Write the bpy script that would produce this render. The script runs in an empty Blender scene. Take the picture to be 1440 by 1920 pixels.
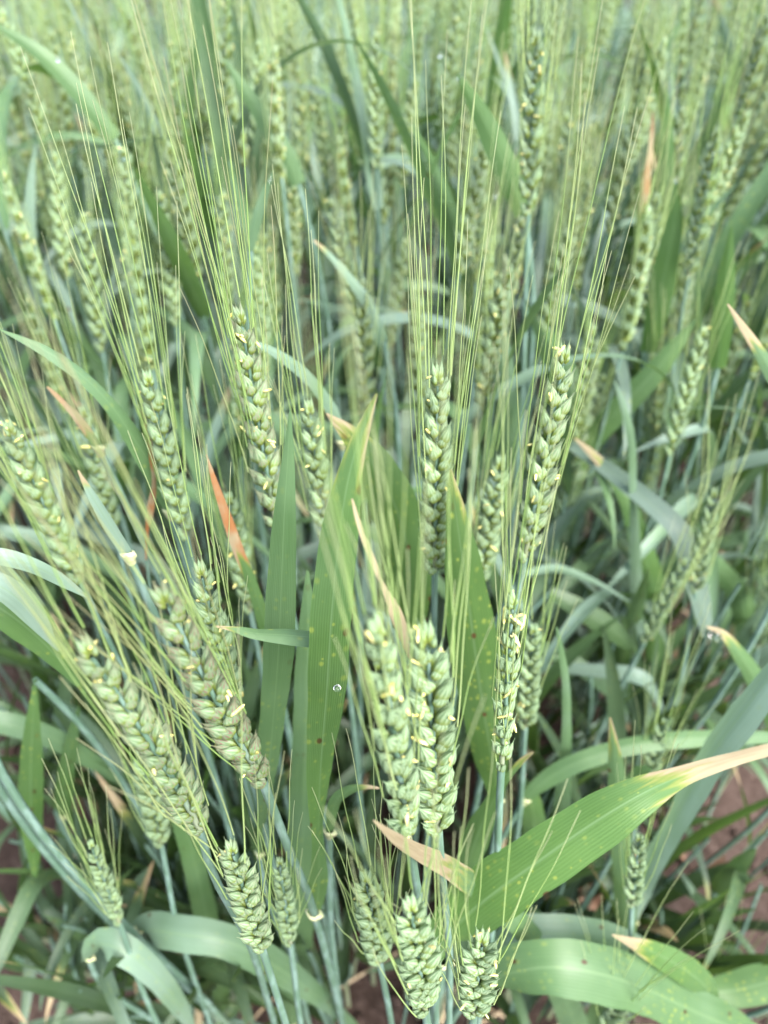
import bpy, math, random
import numpy as np
from mathutils import Vector, Matrix

rnd = random.Random(7)
scene = bpy.context.scene
COL = scene.collection
R = math.radians

# ------------------------------------------------------------------ camera, sky, sun, exposure
CAM_H = 0.80
PITCH = R(40)
cd = bpy.data.cameras.new("camera")
cam = bpy.data.objects.new("camera", cd)
COL.objects.link(cam)
cam.location = (0, 0, CAM_H)
cam.rotation_euler = (math.pi / 2 - PITCH, 0, 0)
cd.sensor_fit = 'VERTICAL'
cd.sensor_height = 36.0
cd.sensor_width = 27.0
cd.lens = 26.0
cd.clip_start = 0.01
cd.clip_end = 200
cd.dof.use_dof = True
cd.dof.focus_distance = 0.232
cd.dof.aperture_fstop = 8.5
scene.camera = cam

SUN_EL, SUN_AZ = R(50), R(142)          # azimuth measured from +Y (view direction) towards +X
w = bpy.data.worlds.new("World")
scene.world = w
w.use_nodes = True
nt = w.node_tree
bg = nt.nodes["Background"]
sky = nt.nodes.new("ShaderNodeTexSky")
sky.sky_type = 'NISHITA'
sky.sun_disc = False
sky.sun_elevation = SUN_EL
sky.sun_rotation = SUN_AZ
sky.dust_density = 2.0
hs = nt.nodes.new("ShaderNodeHueSaturation")
hs.inputs["Saturation"].default_value = 0.8
nt.links.new(sky.outputs[0], hs.inputs["Color"])
nt.links.new(hs.outputs[0], bg.inputs["Color"])
bg.inputs["Strength"].default_value = 0.07

sd = bpy.data.lights.new("sun", 'SUN')
sd.energy = 1.5
sd.angle = R(40)
sd.color = (1.0, 0.975, 0.93)
so = bpy.data.objects.new("sun", sd)
COL.objects.link(so)
sdir = Vector((math.sin(SUN_AZ) * math.cos(SUN_EL), math.cos(SUN_AZ) * math.cos(SUN_EL), math.sin(SUN_EL)))
so.rotation_euler = sdir.to_track_quat('Z', 'Y').to_euler()
so.location = (0, 0, 5)

scene.view_settings.view_transform = 'Standard'
scene.view_settings.look = 'None'
scene.view_settings.gamma = 1.0
scene.view_settings.use_curve_mapping = False
scene.view_settings.exposure = 3.15
scene.render.engine = 'CYCLES'
scene.cycles.max_bounces = 8
scene.cycles.diffuse_bounces = 4
scene.cycles.transparent_max_bounces = 8

# ------------------------------------------------------------------ measuring the place from the photograph
FPX = 26.0 / 36.0 * 1920
FWD = np.array([0, math.cos(PITCH), -math.sin(PITCH)])
UPV = np.array([0, math.sin(PITCH), math.cos(PITCH)])
RGT = np.array([1.0, 0, 0])
EYE = np.array([0, 0, CAM_H])


def ray(px, py):
    return FWD + RGT * (px - 720) / FPX - UPV * (py - 960) / FPX


def at(px, py, Y):
    """World point seen at (px, py) and standing Y metres ahead."""
    v = ray(px, py)
    return EYE + v * (Y / v[1])


def depth(p):
    return float(np.dot(np.asarray(p) - EYE, FWD))


def project(p):
    q = np.asarray(p) - EYE
    d = np.dot(q, FWD)
    return 720 + FPX * q[0] / d, 960 - FPX * np.dot(q, UPV) / d


def nrm(v):
    v = np.asarray(v, float)
    return v / (np.linalg.norm(v) + 1e-12)


# ------------------------------------------------------------------ materials
class NT:
    def __init__(self, name):
        self.m = bpy.data.materials.new(name)
        self.m.use_nodes = True
        self.t = self.m.node_tree
        self.t.nodes.clear()
        self.out = self.t.nodes.new("ShaderNodeOutputMaterial")

    def n(self, kind, **kw):
        x = self.t.nodes.new(kind)
        for k, v in kw.items():
            setattr(x, k, v)
        return x

    def put(self, sock, v):
        if isinstance(v, bpy.types.NodeSocket):
            self.t.links.new(v, sock)
        elif isinstance(v, (tuple, list)) and len(v) == 3 and sock.type == 'RGBA':
            sock.default_value = (*v, 1)
        else:
            sock.default_value = v

    def math(self, op, a, b=0.0, c=None, clamp=False):
        x = self.n("ShaderNodeMath", operation=op, use_clamp=clamp)
        self.put(x.inputs[0], a)
        self.put(x.inputs[1], b)
        if c is not None:
            self.put(x.inputs[2], c)
        return x.outputs[0]

    def mix(self, f, a, b, mode='MIX'):
        x = self.n("ShaderNodeMix", data_type='RGBA', blend_type=mode)
        self.put(x.inputs[0], f)
        self.put(x.inputs[6], a)
        self.put(x.inputs[7], b)
        return x.outputs[2]

    def step(self, v, lo, hi):
        x = self.n("ShaderNodeMapRange", interpolation_type='SMOOTHSTEP')
        self.put(x.inputs[0], v)
        self.put(x.inputs[1], lo)
        self.put(x.inputs[2], hi)
        return x.outputs[0]

    def uv(self, name):
        x = self.n("ShaderNodeUVMap", uv_map=name)
        s = self.n("ShaderNodeSeparateXYZ")
        self.t.links.new(x.outputs[0], s.inputs[0])
        return x.outputs[0], s.outputs[0], s.outputs[1]

    def prop(self, name):
        return self.n("ShaderNodeAttribute", attribute_type='OBJECT', attribute_name=name).outputs["Fac"]

    def rand(self):
        return self.n("ShaderNodeObjectInfo").outputs["Random"]

    def noise(self, vec, scale, detail=3.0, rough=0.55, dims='3D', w=None):
        x = self.n("ShaderNodeTexNoise", noise_dimensions=dims)
        if vec is not None:
            self.put(x.inputs["Vector"], vec)
        self.put(x.inputs["Scale"], scale)
        self.put(x.inputs["Detail"], detail)
        self.put(x.inputs["Roughness"], rough)
        if w is not None:
            self.put(x.inputs["W"], w)
        return x.outputs["Fac"]

    def comb(self, a, b, c=0.0):
        x = self.n("ShaderNodeCombineXYZ")
        self.put(x.inputs[0], a)
        self.put(x.inputs[1], b)
        self.put(x.inputs[2], c)
        return x.outputs[0]

    def bump(self, h, strength, dist):
        x = self.n("ShaderNodeBump")
        self.put(x.inputs["Strength"], strength)
        self.put(x.inputs["Distance"], dist)
        self.put(x.inputs["Height"], h)
        return x.outputs[0]

    def bsdf(self, col, rough=0.5, spec=0.5, normal=None, **kw):
        x = self.n("ShaderNodeBsdfPrincipled")
        self.put(x.inputs["Base Color"], col)
        self.put(x.inputs["Roughness"], rough)
        self.put(x.inputs["Specular IOR Level"], spec)
        if normal is not None:
            self.put(x.inputs["Normal"], normal)
        for k, v in kw.items():
            self.put(x.inputs[k], v)
        return x.outputs[0]

    def trans(self, bs, col, f):
        t = self.n("ShaderNodeBsdfTranslucent")
        self.put(t.inputs["Color"], col)
        x = self.n("ShaderNodeMixShader")
        self.put(x.inputs[0], f)
        self.t.links.new(bs, x.inputs[1])
        self.t.links.new(t.outputs[0], x.inputs[2])
        return x.outputs[0]

    def done(self, sh):
        self.t.links.new(sh, self.out.inputs["Surface"])
        return self.m


def leaf_material():
    g = NT("wheat_leaf")
    _, u, v = g.uv("UVMap")
    met, mx, my = g.uv("metric")
    rn = g.rand()
    seed = g.math('MULTIPLY', rn, 37.0)
    mvec = g.comb(mx, my, seed)
    glauc, dry, spots = g.prop("glauc"), g.prop("dry"), g.prop("spots")
    # long veins
    wob = g.noise(g.comb(g.math('MULTIPLY', mx, 900.0), g.math('MULTIPLY', my, 14.0), seed), 1.0, 3.0)
    vein = g.math('SINE', g.math('ADD', g.math('MULTIPLY', u, 2 * math.pi * 17), g.math('MULTIPLY', wob, 1.2)))
    vein01 = g.math('MULTIPLY_ADD', vein, 0.5, 0.5)
    mid = g.math('SUBTRACT', 1.0, g.step(g.math('ABSOLUTE', g.math('SUBTRACT', u, 0.5)), 0.0, 0.045))
    big = g.noise(mvec, 38.0, 4.0)
    green = g.mix(big, (0.046, 0.108, 0.026), (0.092, 0.172, 0.042))
    blue = g.mix(big, (0.078, 0.142, 0.082), (0.146, 0.224, 0.145))
    back = g.n("ShaderNodeNewGeometry").outputs["Backfacing"]
    gl = g.math('ADD', glauc, g.math('MULTIPLY', back, 0.35), clamp=True)
    gl = g.math('ADD', gl, g.math('MULTIPLY', g.math('SUBTRACT', g.noise(mvec, 16.0, 2.0), 0.5), 0.7), clamp=True)
    col = g.mix(gl, green, blue)
    col = g.mix(g.math('MULTIPLY', g.step(gl, 0.55, 1.0), 0.75), col, g.mix(big, (0.165, 0.245, 0.195), (0.255, 0.340, 0.285)))  # palest blades: waxy bloom plus reflected sky, both put into the colour
    col = g.mix(g.math('MULTIPLY', g.math('POWER', vein01, 2.0), g.math('MULTIPLY_ADD', g.noise(g.comb(g.math('MULTIPLY', mx, 300.0), g.math('MULTIPLY', my, 6.0), seed), 1.0, 2.0), 0.55, 0.06)), col, g.mix(gl, (0.105, 0.200, 0.058), (0.200, 0.285, 0.225)))
    col = g.mix(g.math('MULTIPLY', g.math('POWER', wob, 3.0), 0.55), col, (0.018, 0.055, 0.014))
    col = g.mix(g.math('MULTIPLY', mid, 0.45), col, (0.155, 0.245, 0.115))
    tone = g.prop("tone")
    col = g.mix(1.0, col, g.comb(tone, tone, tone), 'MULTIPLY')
    # pale chlorotic flecks
    vo = g.n("ShaderNodeTexVoronoi", voronoi_dimensions='2D')
    g.put(vo.inputs["Vector"], g.comb(g.math('ADD', mx, seed), g.math('MULTIPLY', my, 0.7)))
    g.put(vo.inputs["Scale"], 300.0)
    pick = g.n("ShaderNodeSeparateColor")
    g.t.links.new(vo.outputs["Color"], pick.inputs[0])
    fl = g.math('MULTIPLY', g.math('SUBTRACT', 1.0, g.step(g.math('DIVIDE', vo.outputs["Distance"], g.math('MULTIPLY_ADD', pick.outputs[1], 1.1, 0.35)), 0.08, 0.32)),
                g.step(pick.outputs[0], 0.48, 0.66))
    fl = g.math('MULTIPLY', fl, g.step(g.noise(mvec, 26.0, 2.0), 0.36, 0.66))
    fl = g.math('MULTIPLY', fl, spots)
    col = g.mix(g.math('MULTIPLY', fl, 0.8), col, (0.27, 0.32, 0.06))
    # brown lesions
    v2 = g.n("ShaderNodeTexVoronoi", voronoi_dimensions='2D')
    g.put(v2.inputs["Vector"], g.comb(g.math('ADD', mx, seed), g.math('ADD', g.math('MULTIPLY', my, 0.6), 3.3)))
    g.put(v2.inputs["Scale"], 95.0)
    p2 = g.n("ShaderNodeSeparateColor")
    g.t.links.new(v2.outputs["Color"], p2.inputs[0])
    ls = g.math('MULTIPLY', g.math('SUBTRACT', 1.0, g.step(v2.outputs["Distance"], 0.06, 0.13)), g.step(p2.outputs[1], 0.80, 0.84))
    ls = g.math('MULTIPLY', ls, g.step(spots, 0.2, 0.5))
    col = g.mix(ls, col, (0.055, 0.022, 0.010))
    # withered tip, edges first
    edge = g.math('MULTIPLY', g.math('ABSOLUTE', g.math('SUBTRACT', u, 0.5)), 0.10)
    n2 = g.math('MULTIPLY', g.math('SUBTRACT', g.noise(g.comb(g.math('MULTIPLY', mx, 620.0), g.math('MULTIPLY', my, 30.0), seed), 1.0, 4.0), 0.5), 0.30)
    dv = g.math('SUBTRACT', g.math('ADD', g.math('ADD', v, edge), g.math('ADD', n2, 0.0)), g.math('SUBTRACT', 1.03, dry))
    haved = g.step(dry, 0.005, 0.03)
    yel = g.math('MULTIPLY', g.step(dv, -0.07, 0.0), haved)
    drf = g.math('MULTIPLY', g.step(dv, -0.03, 0.04), haved)
    col = g.mix(g.math('MULTIPLY', yel, 0.6), col, (0.25, 0.26, 0.04))
    strk = g.noise(g.comb(g.math('MULTIPLY', mx, 1500.0), g.math('MULTIPLY', my, 40.0), seed), 1.0, 4.0)
    tan = g.mix(strk, (0.17, 0.120, 0.060), (0.43, 0.365, 0.235))
    tan = g.mix(g.math('MULTIPLY', g.prop("rust"), g.step(g.noise(mvec, 55.0, 3.0), 0.35, 0.62)), tan, (0.30, 0.105, 0.028))
    col = g.mix(drf, col, tan)
    ms = g.n("ShaderNodeMapRange")
    h = g.math('ADD', g.math('MULTIPLY', vein01, 0.6), g.math('MULTIPLY', wob, 0.5))
    nb = g.bump(h, 0.35, 0.00018)
    rough = g.math('MULTIPLY_ADD', drf, 0.3, 0.46)
    bs = g.bsdf(col, rough, 0.38, nb)
    tcol = g.mix(0.5, col, g.mix(drf, (0.13, 0.235, 0.022), (0.36, 0.29, 0.14)))
    return g.done(g.trans(bs, tcol, 0.36))


def spikelet_material(name="wheat_spikelet"):
    g = NT(name)
    _, u, v = g.uv("UVMap")
    rn = g.rand()
    pos = g.n("ShaderNodeTexCoord").outputs["Object"]
    n = g.noise(pos, 420.0, 3.0)
    belly = g.mix(n, (0.120, 0.190, 0.026), (0.265, 0.315, 0.068))
    bloom = g.mix(n, (0.132, 0.230, 0.128), (0.255, 0.350, 0.225))
    vein = g.math('MULTIPLY_ADD', g.math('SINE', g.math('MULTIPLY', u, 2 * math.pi * 8)), 0.5, 0.5)
    fine = g.math('MULTIPLY_ADD', g.math('SINE', g.math('MULTIPLY', u, 2 * math.pi * 19)), 0.5, 0.5)
    wide = vein
    vein = g.step(g.math('ADD', g.math('MULTIPLY', vein, 0.65), g.math('MULTIPLY', fine, 0.35)), 0.18, 0.78)
    veinf = g.math('MULTIPLY', g.math('POWER', vein, 1.5), g.step(v, 0.10, 0.55))
    up = g.step(g.math('ADD', v, g.math('MULTIPLY', g.math('SUBTRACT', n, 0.5), 0.25)), 0.26, 0.52)
    c = g.mix(g.math('MULTIPLY', up, 0.85), belly, bloom)
    c = g.mix(g.math('MULTIPLY', veinf, 0.60), c, (0.335, 0.440, 0.275))
    c = g.mix(g.math('MULTIPLY', g.math('MULTIPLY', g.math('POWER', g.math('SUBTRACT', 1.0, vein), 3.0), g.step(v, 0.2, 0.5)), 0.45), c, (0.062, 0.125, 0.048))
    c = g.mix(g.math('MULTIPLY', g.math('SUBTRACT', 1.0, g.step(v, 0.0, 0.14)), 0.6), c, (0.43, 0.47, 0.20))
    pv = g.math('MULTIPLY', g.math('POWER', wide, 2.0), g.step(g.noise(pos, 160.0, 2.0), 0.36, 0.52))
    pv = g.math('MULTIPLY', pv, g.step(v, 0.22, 0.5))
    pf = g.math('MULTIPLY', g.math('MULTIPLY', pv, g.prop("purple")), 0.95, clamp=True)
    c = g.mix(pf, c, (0.165, 0.045, 0.060))
    tone = g.math('MULTIPLY_ADD', rn, 0.4, 0.82)
    c = g.mix(1.0, c, g.comb(tone, tone, tone), 'MULTIPLY')
    nb = g.bump(g.math('ADD', vein, g.math('MULTIPLY', n, 0.6)), 0.5, 0.0003)
    bs = g.bsdf(c, 0.48, 0.4, nb)
    return g.done(g.trans(bs, g.mix(0.5, c, (0.42, 0.52, 0.12)), 0.34))


def awn_material():
    g = NT("wheat_awn")
    _, u, v = g.uv("UVMap")
    rn = g.rand()
    pos = g.n("ShaderNodeTexCoord").outputs["Object"]
    c = g.mix(rn, (0.255, 0.395, 0.115), (0.410, 0.510, 0.220))
    c = g.mix(g.math('MULTIPLY', g.step(v, 0.55, 1.0), 0.7), c, (0.48, 0.48, 0.31))
    p = g.math('MULTIPLY', g.prop("purple"), g.step(g.math('ADD', v, g.math('MULTIPLY', g.math('SUBTRACT', rn, 0.5), 0.9)), 0.30, 0.75))
    c = g.mix(g.math('MULTIPLY', p, 0.75, clamp=True), c, (0.205, 0.105, 0.065))
    grit = g.noise(pos, 1400.0, 2.0)
    nb = g.bump(grit, 0.5, 0.0002)
    bs = g.bsdf(c, 0.42, 0.5, nb)
    return g.done(g.trans(bs, g.mix(0.4, c, (0.44, 0.54, 0.24)), 0.35))


def stem_material():
    g = NT("wheat_stem")
    _, u, v = g.uv("UVMap")
    met, mx, my = g.uv("metric")
    rn = g.rand()
    st = g.noise(g.comb(g.math('MULTIPLY', u, 26.0), g.math('MULTIPLY', my, 24.0), g.math('MULTIPLY', rn, 19.0)), 1.0, 3.0)
    pt = g.noise(g.comb(g.math('MULTIPLY', u, 3.0), g.math('MULTIPLY', my, 60.0), g.math('MULTIPLY', rn, 11.0)), 1.0, 4.0)
    c = g.mix(st, (0.048, 0.105, 0.050), (0.112, 0.182, 0.145))
    c = g.mix(g.step(pt, 0.40, 0.70), c, (0.150, 0.228, 0.195))
    c = g.mix(g.math('MULTIPLY', g.math('SUBTRACT', 1.0, g.step(v, 0.05, 0.35)), 0.4), c, (0.30, 0.27, 0.12))
    bs = g.bsdf(c, 0.45, 0.4, g.bump(st, 0.4, 0.0003))
    return g.done(bs)


def plain(name, ca, cb, scale, rough=0.7, spec=0.3, bump=0.4, dist=0.001, trans=0.0, **kw):
    g = NT(name)
    pos = g.n("ShaderNodeTexCoord").outputs["Object"]
    rn = g.rand()
    off = g.n("ShaderNodeVectorMath", operation='ADD')
    g.put(off.inputs[0], pos)
    g.t.links.new(g.comb(g.math('MULTIPLY', rn, 7.0), rn, 0.0), off.inputs[1])
    n = g.noise(off.outputs[0], scale, 5.0, 0.6)
    c = g.mix(g.step(n, 0.3, 0.7), ca, cb)
    tone = g.math('MULTIPLY_ADD', rn, 0.5, 0.75)
    c = g.mix(1.0, c, g.comb(tone, tone, tone), 'MULTIPLY')
    bs = g.bsdf(c, rough, spec, g.bump(n, bump, dist), **kw)
    return g.done(g.trans(bs, c, trans) if trans else bs)


def soil_material():
    g = NT("soil")
    pos = g.n("ShaderNodeTexCoord").outputs["Object"]
    a = g.noise(pos, 9.0, 6.0)
    b = g.noise(pos, 120.0, 6.0, 0.7)
    c = g.mix(g.step(a, 0.3, 0.7), (0.028, 0.018, 0.014), (0.062, 0.041, 0.033))
    c = g.mix(g.step(b, 0.45, 0.75), c, (0.105, 0.075, 0.063))
    c = g.mix(g.math('SUBTRACT', 1.0, g.step(b, 0.25, 0.45)), c, (0.022, 0.015, 0.013))
    return g.done(g.bsdf(c, 0.95, 0.15, g.bump(b, 0.8, 0.006)))


def dew_material():
    g = NT("dew")
    return g.done(g.bsdf((1, 1, 1), 0.02, 0.5, **{"Transmission Weight": 1.0, "IOR": 1.33}))


M_LEAF, M_SPIK, M_AWN, M_STEM = leaf_material(), spikelet_material(), awn_material(), stem_material()
M_ANTH = plain("anther", (0.42, 0.38, 0.085), (0.56, 0.52, 0.25), 600, 0.6, 0.3)
M_COLLAR = plain("collar", (0.22, 0.27, 0.12), (0.42, 0.40, 0.24), 500, 0.6, 0.3)
M_DRY = plain("dry_leaf", (0.13, 0.070, 0.042), (0.30, 0.185, 0.125), 60, 0.8, 0.2, 0.6, 0.002, 0.12)
M_STRAW = plain("straw", (0.32, 0.23, 0.13), (0.56, 0.45, 0.30), 130, 0.7, 0.3)
M_SOIL = soil_material()
M_DEW = dew_material()


# ------------------------------------------------------------------ mesh building
class Geo:
    def __init__(self):
        self.v, self.f, self.u, self.m, self.k = [], [], [], [], []
        self.n = 0

    def grid(self, P, uv, met=None, closed=False, mat=0):
        """P: rows x cols x 3 ; uv the same shape x 2; closed joins the last column to the first."""
        P = np.asarray(P, float)
        r, c = P.shape[:2]
        met = uv if met is None else met
        base = self.n
        self.v.append(P.reshape(-1, 3))
        self.n += r * c
        cc = c if closed else c - 1
        for i in range(r - 1):
            for j in range(cc):
                j2 = (j + 1) % c
                self.f.append((base + i * c + j, base + i * c + j2, base + (i + 1) * c + j2, base + (i + 1) * c + j))
                for (a, b) in ((i, j), (i, j + 1), (i + 1, j + 1), (i + 1, j)):
                    b2 = b % c
                    if closed and b == c:
                        self.u.append((1.0, uv[a][0][1]))
                        self.m.append((1.0, met[a][0][1]))
                    else:
                        self.u.append((uv[a][b2][0], uv[a][b2][1]))
                        self.m.append((met[a][b2][0], met[a][b2][1]))
                self.k.append(mat)

    def add(self, other, M=None, mat=0):
        V = np.concatenate(other.v)
        if M is not None:
            V = V @ np.asarray(M)[:3, :3].T + np.asarray(M)[:3, 3]
        b = self.n
        self.v.append(V)
        self.n += len(V)
        self.f += [tuple(b + i for i in f) for f in other.f]
        self.u += other.u
        self.m += other.m
        self.k += [k + mat for k in other.k]

    def mesh(self, name, mats, origin=None):
        V = np.concatenate(self.v)
        if origin is not None:
            V = V - np.asarray(origin)
        me = bpy.data.meshes.new(name)
        me.from_pydata(V.tolist(), [], self.f)
        for m in mats:
            me.materials.append(m)
        a = me.uv_layers.new(name="UVMap")
        a.data.foreach_set("uv", np.asarray(self.u, np.float32).ravel())
        b = me.uv_layers.new(name="metric")
        b.data.foreach_set("uv", np.asarray(self.m, np.float32).ravel())
        me.polygons.foreach_set("use_smooth", np.ones(len(self.f), bool))
        if any(self.k):
            me.polygons.foreach_set("material_index", np.asarray(self.k, np.int32))
        me.update()
        return me


def catmull(P, n):
    """n samples of a smooth curve through the rows of P (any number of columns), evenly by length of the first three."""
    P = np.asarray(P, float)
    if len(P) == 2:
        t = np.linspace(0, 1, n)[:, None]
        return P[0] * (1 - t) + P[1] * t
    E = np.vstack([2 * P[0] - P[1], P, 2 * P[-1] - P[-2]])
    out = []
    for i in range(1, len(E) - 2):
        p0, p1, p2, p3 = E[i - 1:i + 3]
        for t in np.linspace(0, 1, 12, endpoint=False):
            out.append(0.5 * (2 * p1 + (p2 - p0) * t + (2 * p0 - 5 * p1 + 4 * p2 - p3) * t * t + (3 * p1 - p0 - 3 * p2 + p3) * t ** 3))
    out.append(P[-1])
    out = np.array(out)
    s = np.concatenate([[0], np.cumsum(np.linalg.norm(np.diff(out[:, :3], axis=0), axis=1))])
    q = np.linspace(0, s[-1], n)
    return np.stack([np.interp(q, s, out[:, k]) for k in range(out.shape[1])], 1)


def tangents(C):
    T = np.gradient(C, axis=0)
    return T / (np.linalg.norm(T, axis=1)[:, None] + 1e-12)


def tube(C, rad, sides=8, v0=0.0, v1=1.0):
    C = np.asarray(C, float)
    n = len(C)
    T = tangents(C)
    ref = np.array([1.0, 0.13, 0.0])
    P, U, Mt = [], [], []
    s = np.concatenate([[0], np.cumsum(np.linalg.norm(np.diff(C, axis=0), axis=1))])
    for i in range(n):
        a = nrm(ref - T[i] * np.dot(ref, T[i]))
        ref = a
        b = np.cross(T[i], a)
        ang = np.arange(sides) / sides * 2 * math.pi
        P.append(C[i] + rad[i] * (np.cos(ang)[:, None] * a + np.sin(ang)[:, None] * b))
        v = v0 + (v1 - v0) * i / (n - 1)
        U.append([(j / sides, v) for j in range(sides)])
        Mt.append([(j / sides * 0.01, s[i]) for j in range(sides)])
    g = Geo()
    g.grid(np.array(P), np.array(U), np.array(Mt), closed=True)
    return g


def blade(C, width, side, fold=0.18, cols=6, ripple=0.0, seed=0):
    """A leaf blade along the curve C; side: unit vectors across the blade."""
    C = np.asarray(C, float)
    n = len(C)
    T = tangents(C)
    s = np.concatenate([[0], np.cumsum(np.linalg.norm(np.diff(C, axis=0), axis=1))])
    rr = random.Random(seed)
    ph, ph2 = rr.uniform(0, 6.28), rr.uniform(0, 6.28)
    P, U, Mt = [], [], []
    for i in range(n):
        S = nrm(side[i] - T[i] * np.dot(side[i], T[i]))
        N = np.cross(T[i], S)
        row, ru, rm = [], [], []
        for j in range(cols + 1):
            c = j / cols * 2 - 1
            hw = width[i] / 2
            off = fold * hw * (abs(c) ** 1.3) - fold * hw * 0.5
            off += ripple * hw * math.sin(s[i] * 95 + ph + c * 1.1) * abs(c) + ripple * 0.6 * hw * math.sin(s[i] * 41 + ph2)
            wv = hw * (1 + 0.045 * math.sin(s[i] * 60 + ph2 + (2 if c > 0 else 0)) + 0.02 * math.sin(s[i] * 231 + ph))
            row.append(C[i] + S * c * wv + N * off)
            ru.append((j / cols, i / (n - 1)))
            rm.append((c * hw, s[i]))
        P.append(row)
        U.append(ru)
        Mt.append(rm)
    g = Geo()
    g.grid(np.array(P), np.array(U), np.array(Mt))
    return g


def husk(length, a, b, base, tiltx, tilty, rings=8, sides=9, beak=0.18):
    """A boat-shaped glume or lemma: length along +Z, half-widths a (X) and b (Y)."""
    P, U = [], []
    for i in range(rings):
        t = i / (rings - 1)
        tm = 0.30
        if t < tm:
            r = 0.46 + 0.54 * math.sin(math.pi / 2 * t / tm)
        else:
            q = (t - tm) / (1 - tm)
            r = max(0.5 * (1 + math.cos(math.pi * min(1.0, q * 1.12))), 0.13 * (1 - 0.55 * q))
        z = t * length
        row, ru = [], []
        for j in range(sides):
            an = j / sides * 2 * math.pi
            k = 1.0 + 0.10 * math.cos(an * 2 + 0.3) * (1 if t > .3 else .4)
            row.append((a * r * k * math.cos(an), b * r * math.sin(an) + beak * b * t * t * math.copysign(1, tilty if tilty else 1), z))
            ru.append((j / sides, t))
        P.append(row)
        U.append(ru)
    g = Geo()
    P = np.array(P)
    Mx = Matrix.Translation(base) @ Matrix.Rotation(tilty, 4, 'X') @ Matrix.Rotation(tiltx, 4, 'Y')
    P = P @ np.array(Mx)[:3, :3].T + np.array(Mx)[:3, 3]
    g.grid(P, np.array(U), closed=True)
    tip = np.array(Mx) @ np.array([0, beak * b * math.copysign(1, tilty if tilty else 1), length, 1])
    return g, tip[:3]


def spikelet_geo(r, fine=True):
    """One spikelet: two glumes, two or three lemmas.  +Z up the ear, +X outwards."""
    g = Geo()
    tips = []
    q = (10, 10) if fine else (6, 6)
    j = lambda s: 1 + r.uniform(-s, s)
    inner = r.choice((1, -1))
    for s in (1, -1):
        h, _ = husk(0.0105 * j(.08), 0.0026 * j(.08), 0.0017 * j(.1), (0.0008, s * 0.0016, 0), r.uniform(.02, .16), -s * 0.30 * j(.2), *q)
        g.add(h)
        h, t = husk(0.0165 * j(.06), 0.0029 * j(.08), 0.0023 * j(.08), (0.0012, s * 0.0010, 0.0018), r.uniform(0.04, .18), -s * 0.20 * j(.25), *q)
        g.add(h)
        tips.append(t)
        if s != inner:
            continue
        h, _ = husk(0.0095 * j(.1), 0.0024, 0.0016, (-0.0006, s * 0.0019, 0.0010), -0.10 * j(.4), -s * 0.20 * j(.3), *q)
        g.add(h)
    h, t = husk(0.0128 * j(.06), 0.0026, 0.0022, (0.0022, r.uniform(-.0004, .0004), 0.0036), 0.20 * j(.3), r.uniform(-.06, .06), *q)
    g.add(h)
    tips.append(t)
    return g, tips


SPIK = [spikelet_geo(random.Random(100 + i)) for i in range(6)]
SPIK_ME = [g.mesh("spikelet", [M_SPIK]) for g, _ in SPIK]
SPIK_LO = [spikelet_geo(random.Random(200 + i), False) for i in range(4)]
SPIK_LO_ME = [g.mesh("spikelet", [M_SPIK]) for g, _ in SPIK_LO]


def awn_geo(r, rings=10, sides=3, rb=0.00027, L=1.0, amp=0.004):
    a, b, ph = r.uniform(-1, 1) * amp, r.uniform(-1, 1) * amp, r.uniform(0, 6)
    t = np.linspace(0, 1, rings)
    C = np.stack([a * t * t + 0.00022 * np.sin(t * 9 + ph), b * t * t + 0.0002 * np.sin(t * 11 + ph), t * L], 1)
    return C, rb * (1 - 0.62 * t)


def awn_mesh(r):
    C, rad = awn_geo(r, 14)
    P, U = [], []
    for i in range(len(C)):
        P.append([C[i] + rad[i] * np.array([math.cos(k * 2.0944), math.sin(k * 2.0944), 0]) for k in range(3)])
        U.append([(k / 3, i / (len(C) - 1)) for k in range(3)])
    g = Geo()
    g.grid(np.array(P), np.array(U), closed=True)
    return g.mesh("awn", [M_AWN])


AWN_ME = [awn_mesh(random.Random(300 + i)) for i in range(10)]


def anther_geo():
    g = Geo()
    P, U = [], []
    for i in range(6):
        t = i / 5
        rr = 0.00046 * (0.35, 0.95, 1, 0.9, 1, 0.3)[i]
        P.append([(rr * math.cos(k * 1.0472) * 1.15, rr * math.sin(k * 1.0472), (t - 0.5) * 0.0044 + 0.0002 * math.sin(t * 3)) for k in range(6)])
        U.append([(k / 6, t) for k in range(6)])
    g.grid(np.array(P), np.array(U), closed=True)
    return g


ANTH = anther_geo()
ANTH_ME = ANTH.mesh("anther", [M_ANTH])


# ------------------------------------------------------------------ objects
def obj(name, me, parent=None, loc=None, mat=None, **props):
    o = bpy.data.objects.new(name, me)
    COL.objects.link(o)
    if parent is not None:
        o.parent = parent
    if mat is not None:
        o.matrix_local = mat
    elif loc is not None:
        o.location = loc
    for k, v in props.items():
        o[k] = v
    return o


def thing(name, label, cat, loc, group=None):
    o = bpy.data.objects.new(name, None)
    COL.objects.link(o)
    o.empty_display_size = 0.01
    o.location = loc
    o["label"], o["category"] = label, cat
    if group:
        o["group"] = group
    return o


def frame(X, Z, pos):
    Z = nrm(Z)
    X = nrm(np.asarray(X) - Z * np.dot(X, Z))
    Y = np.cross(Z, X)
    M = Matrix.Identity(4)
    for i in range(3):
        M[i][0], M[i][1], M[i][2], M[i][3] = X[i], Y[i], Z[i], pos[i]
    return M


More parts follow.
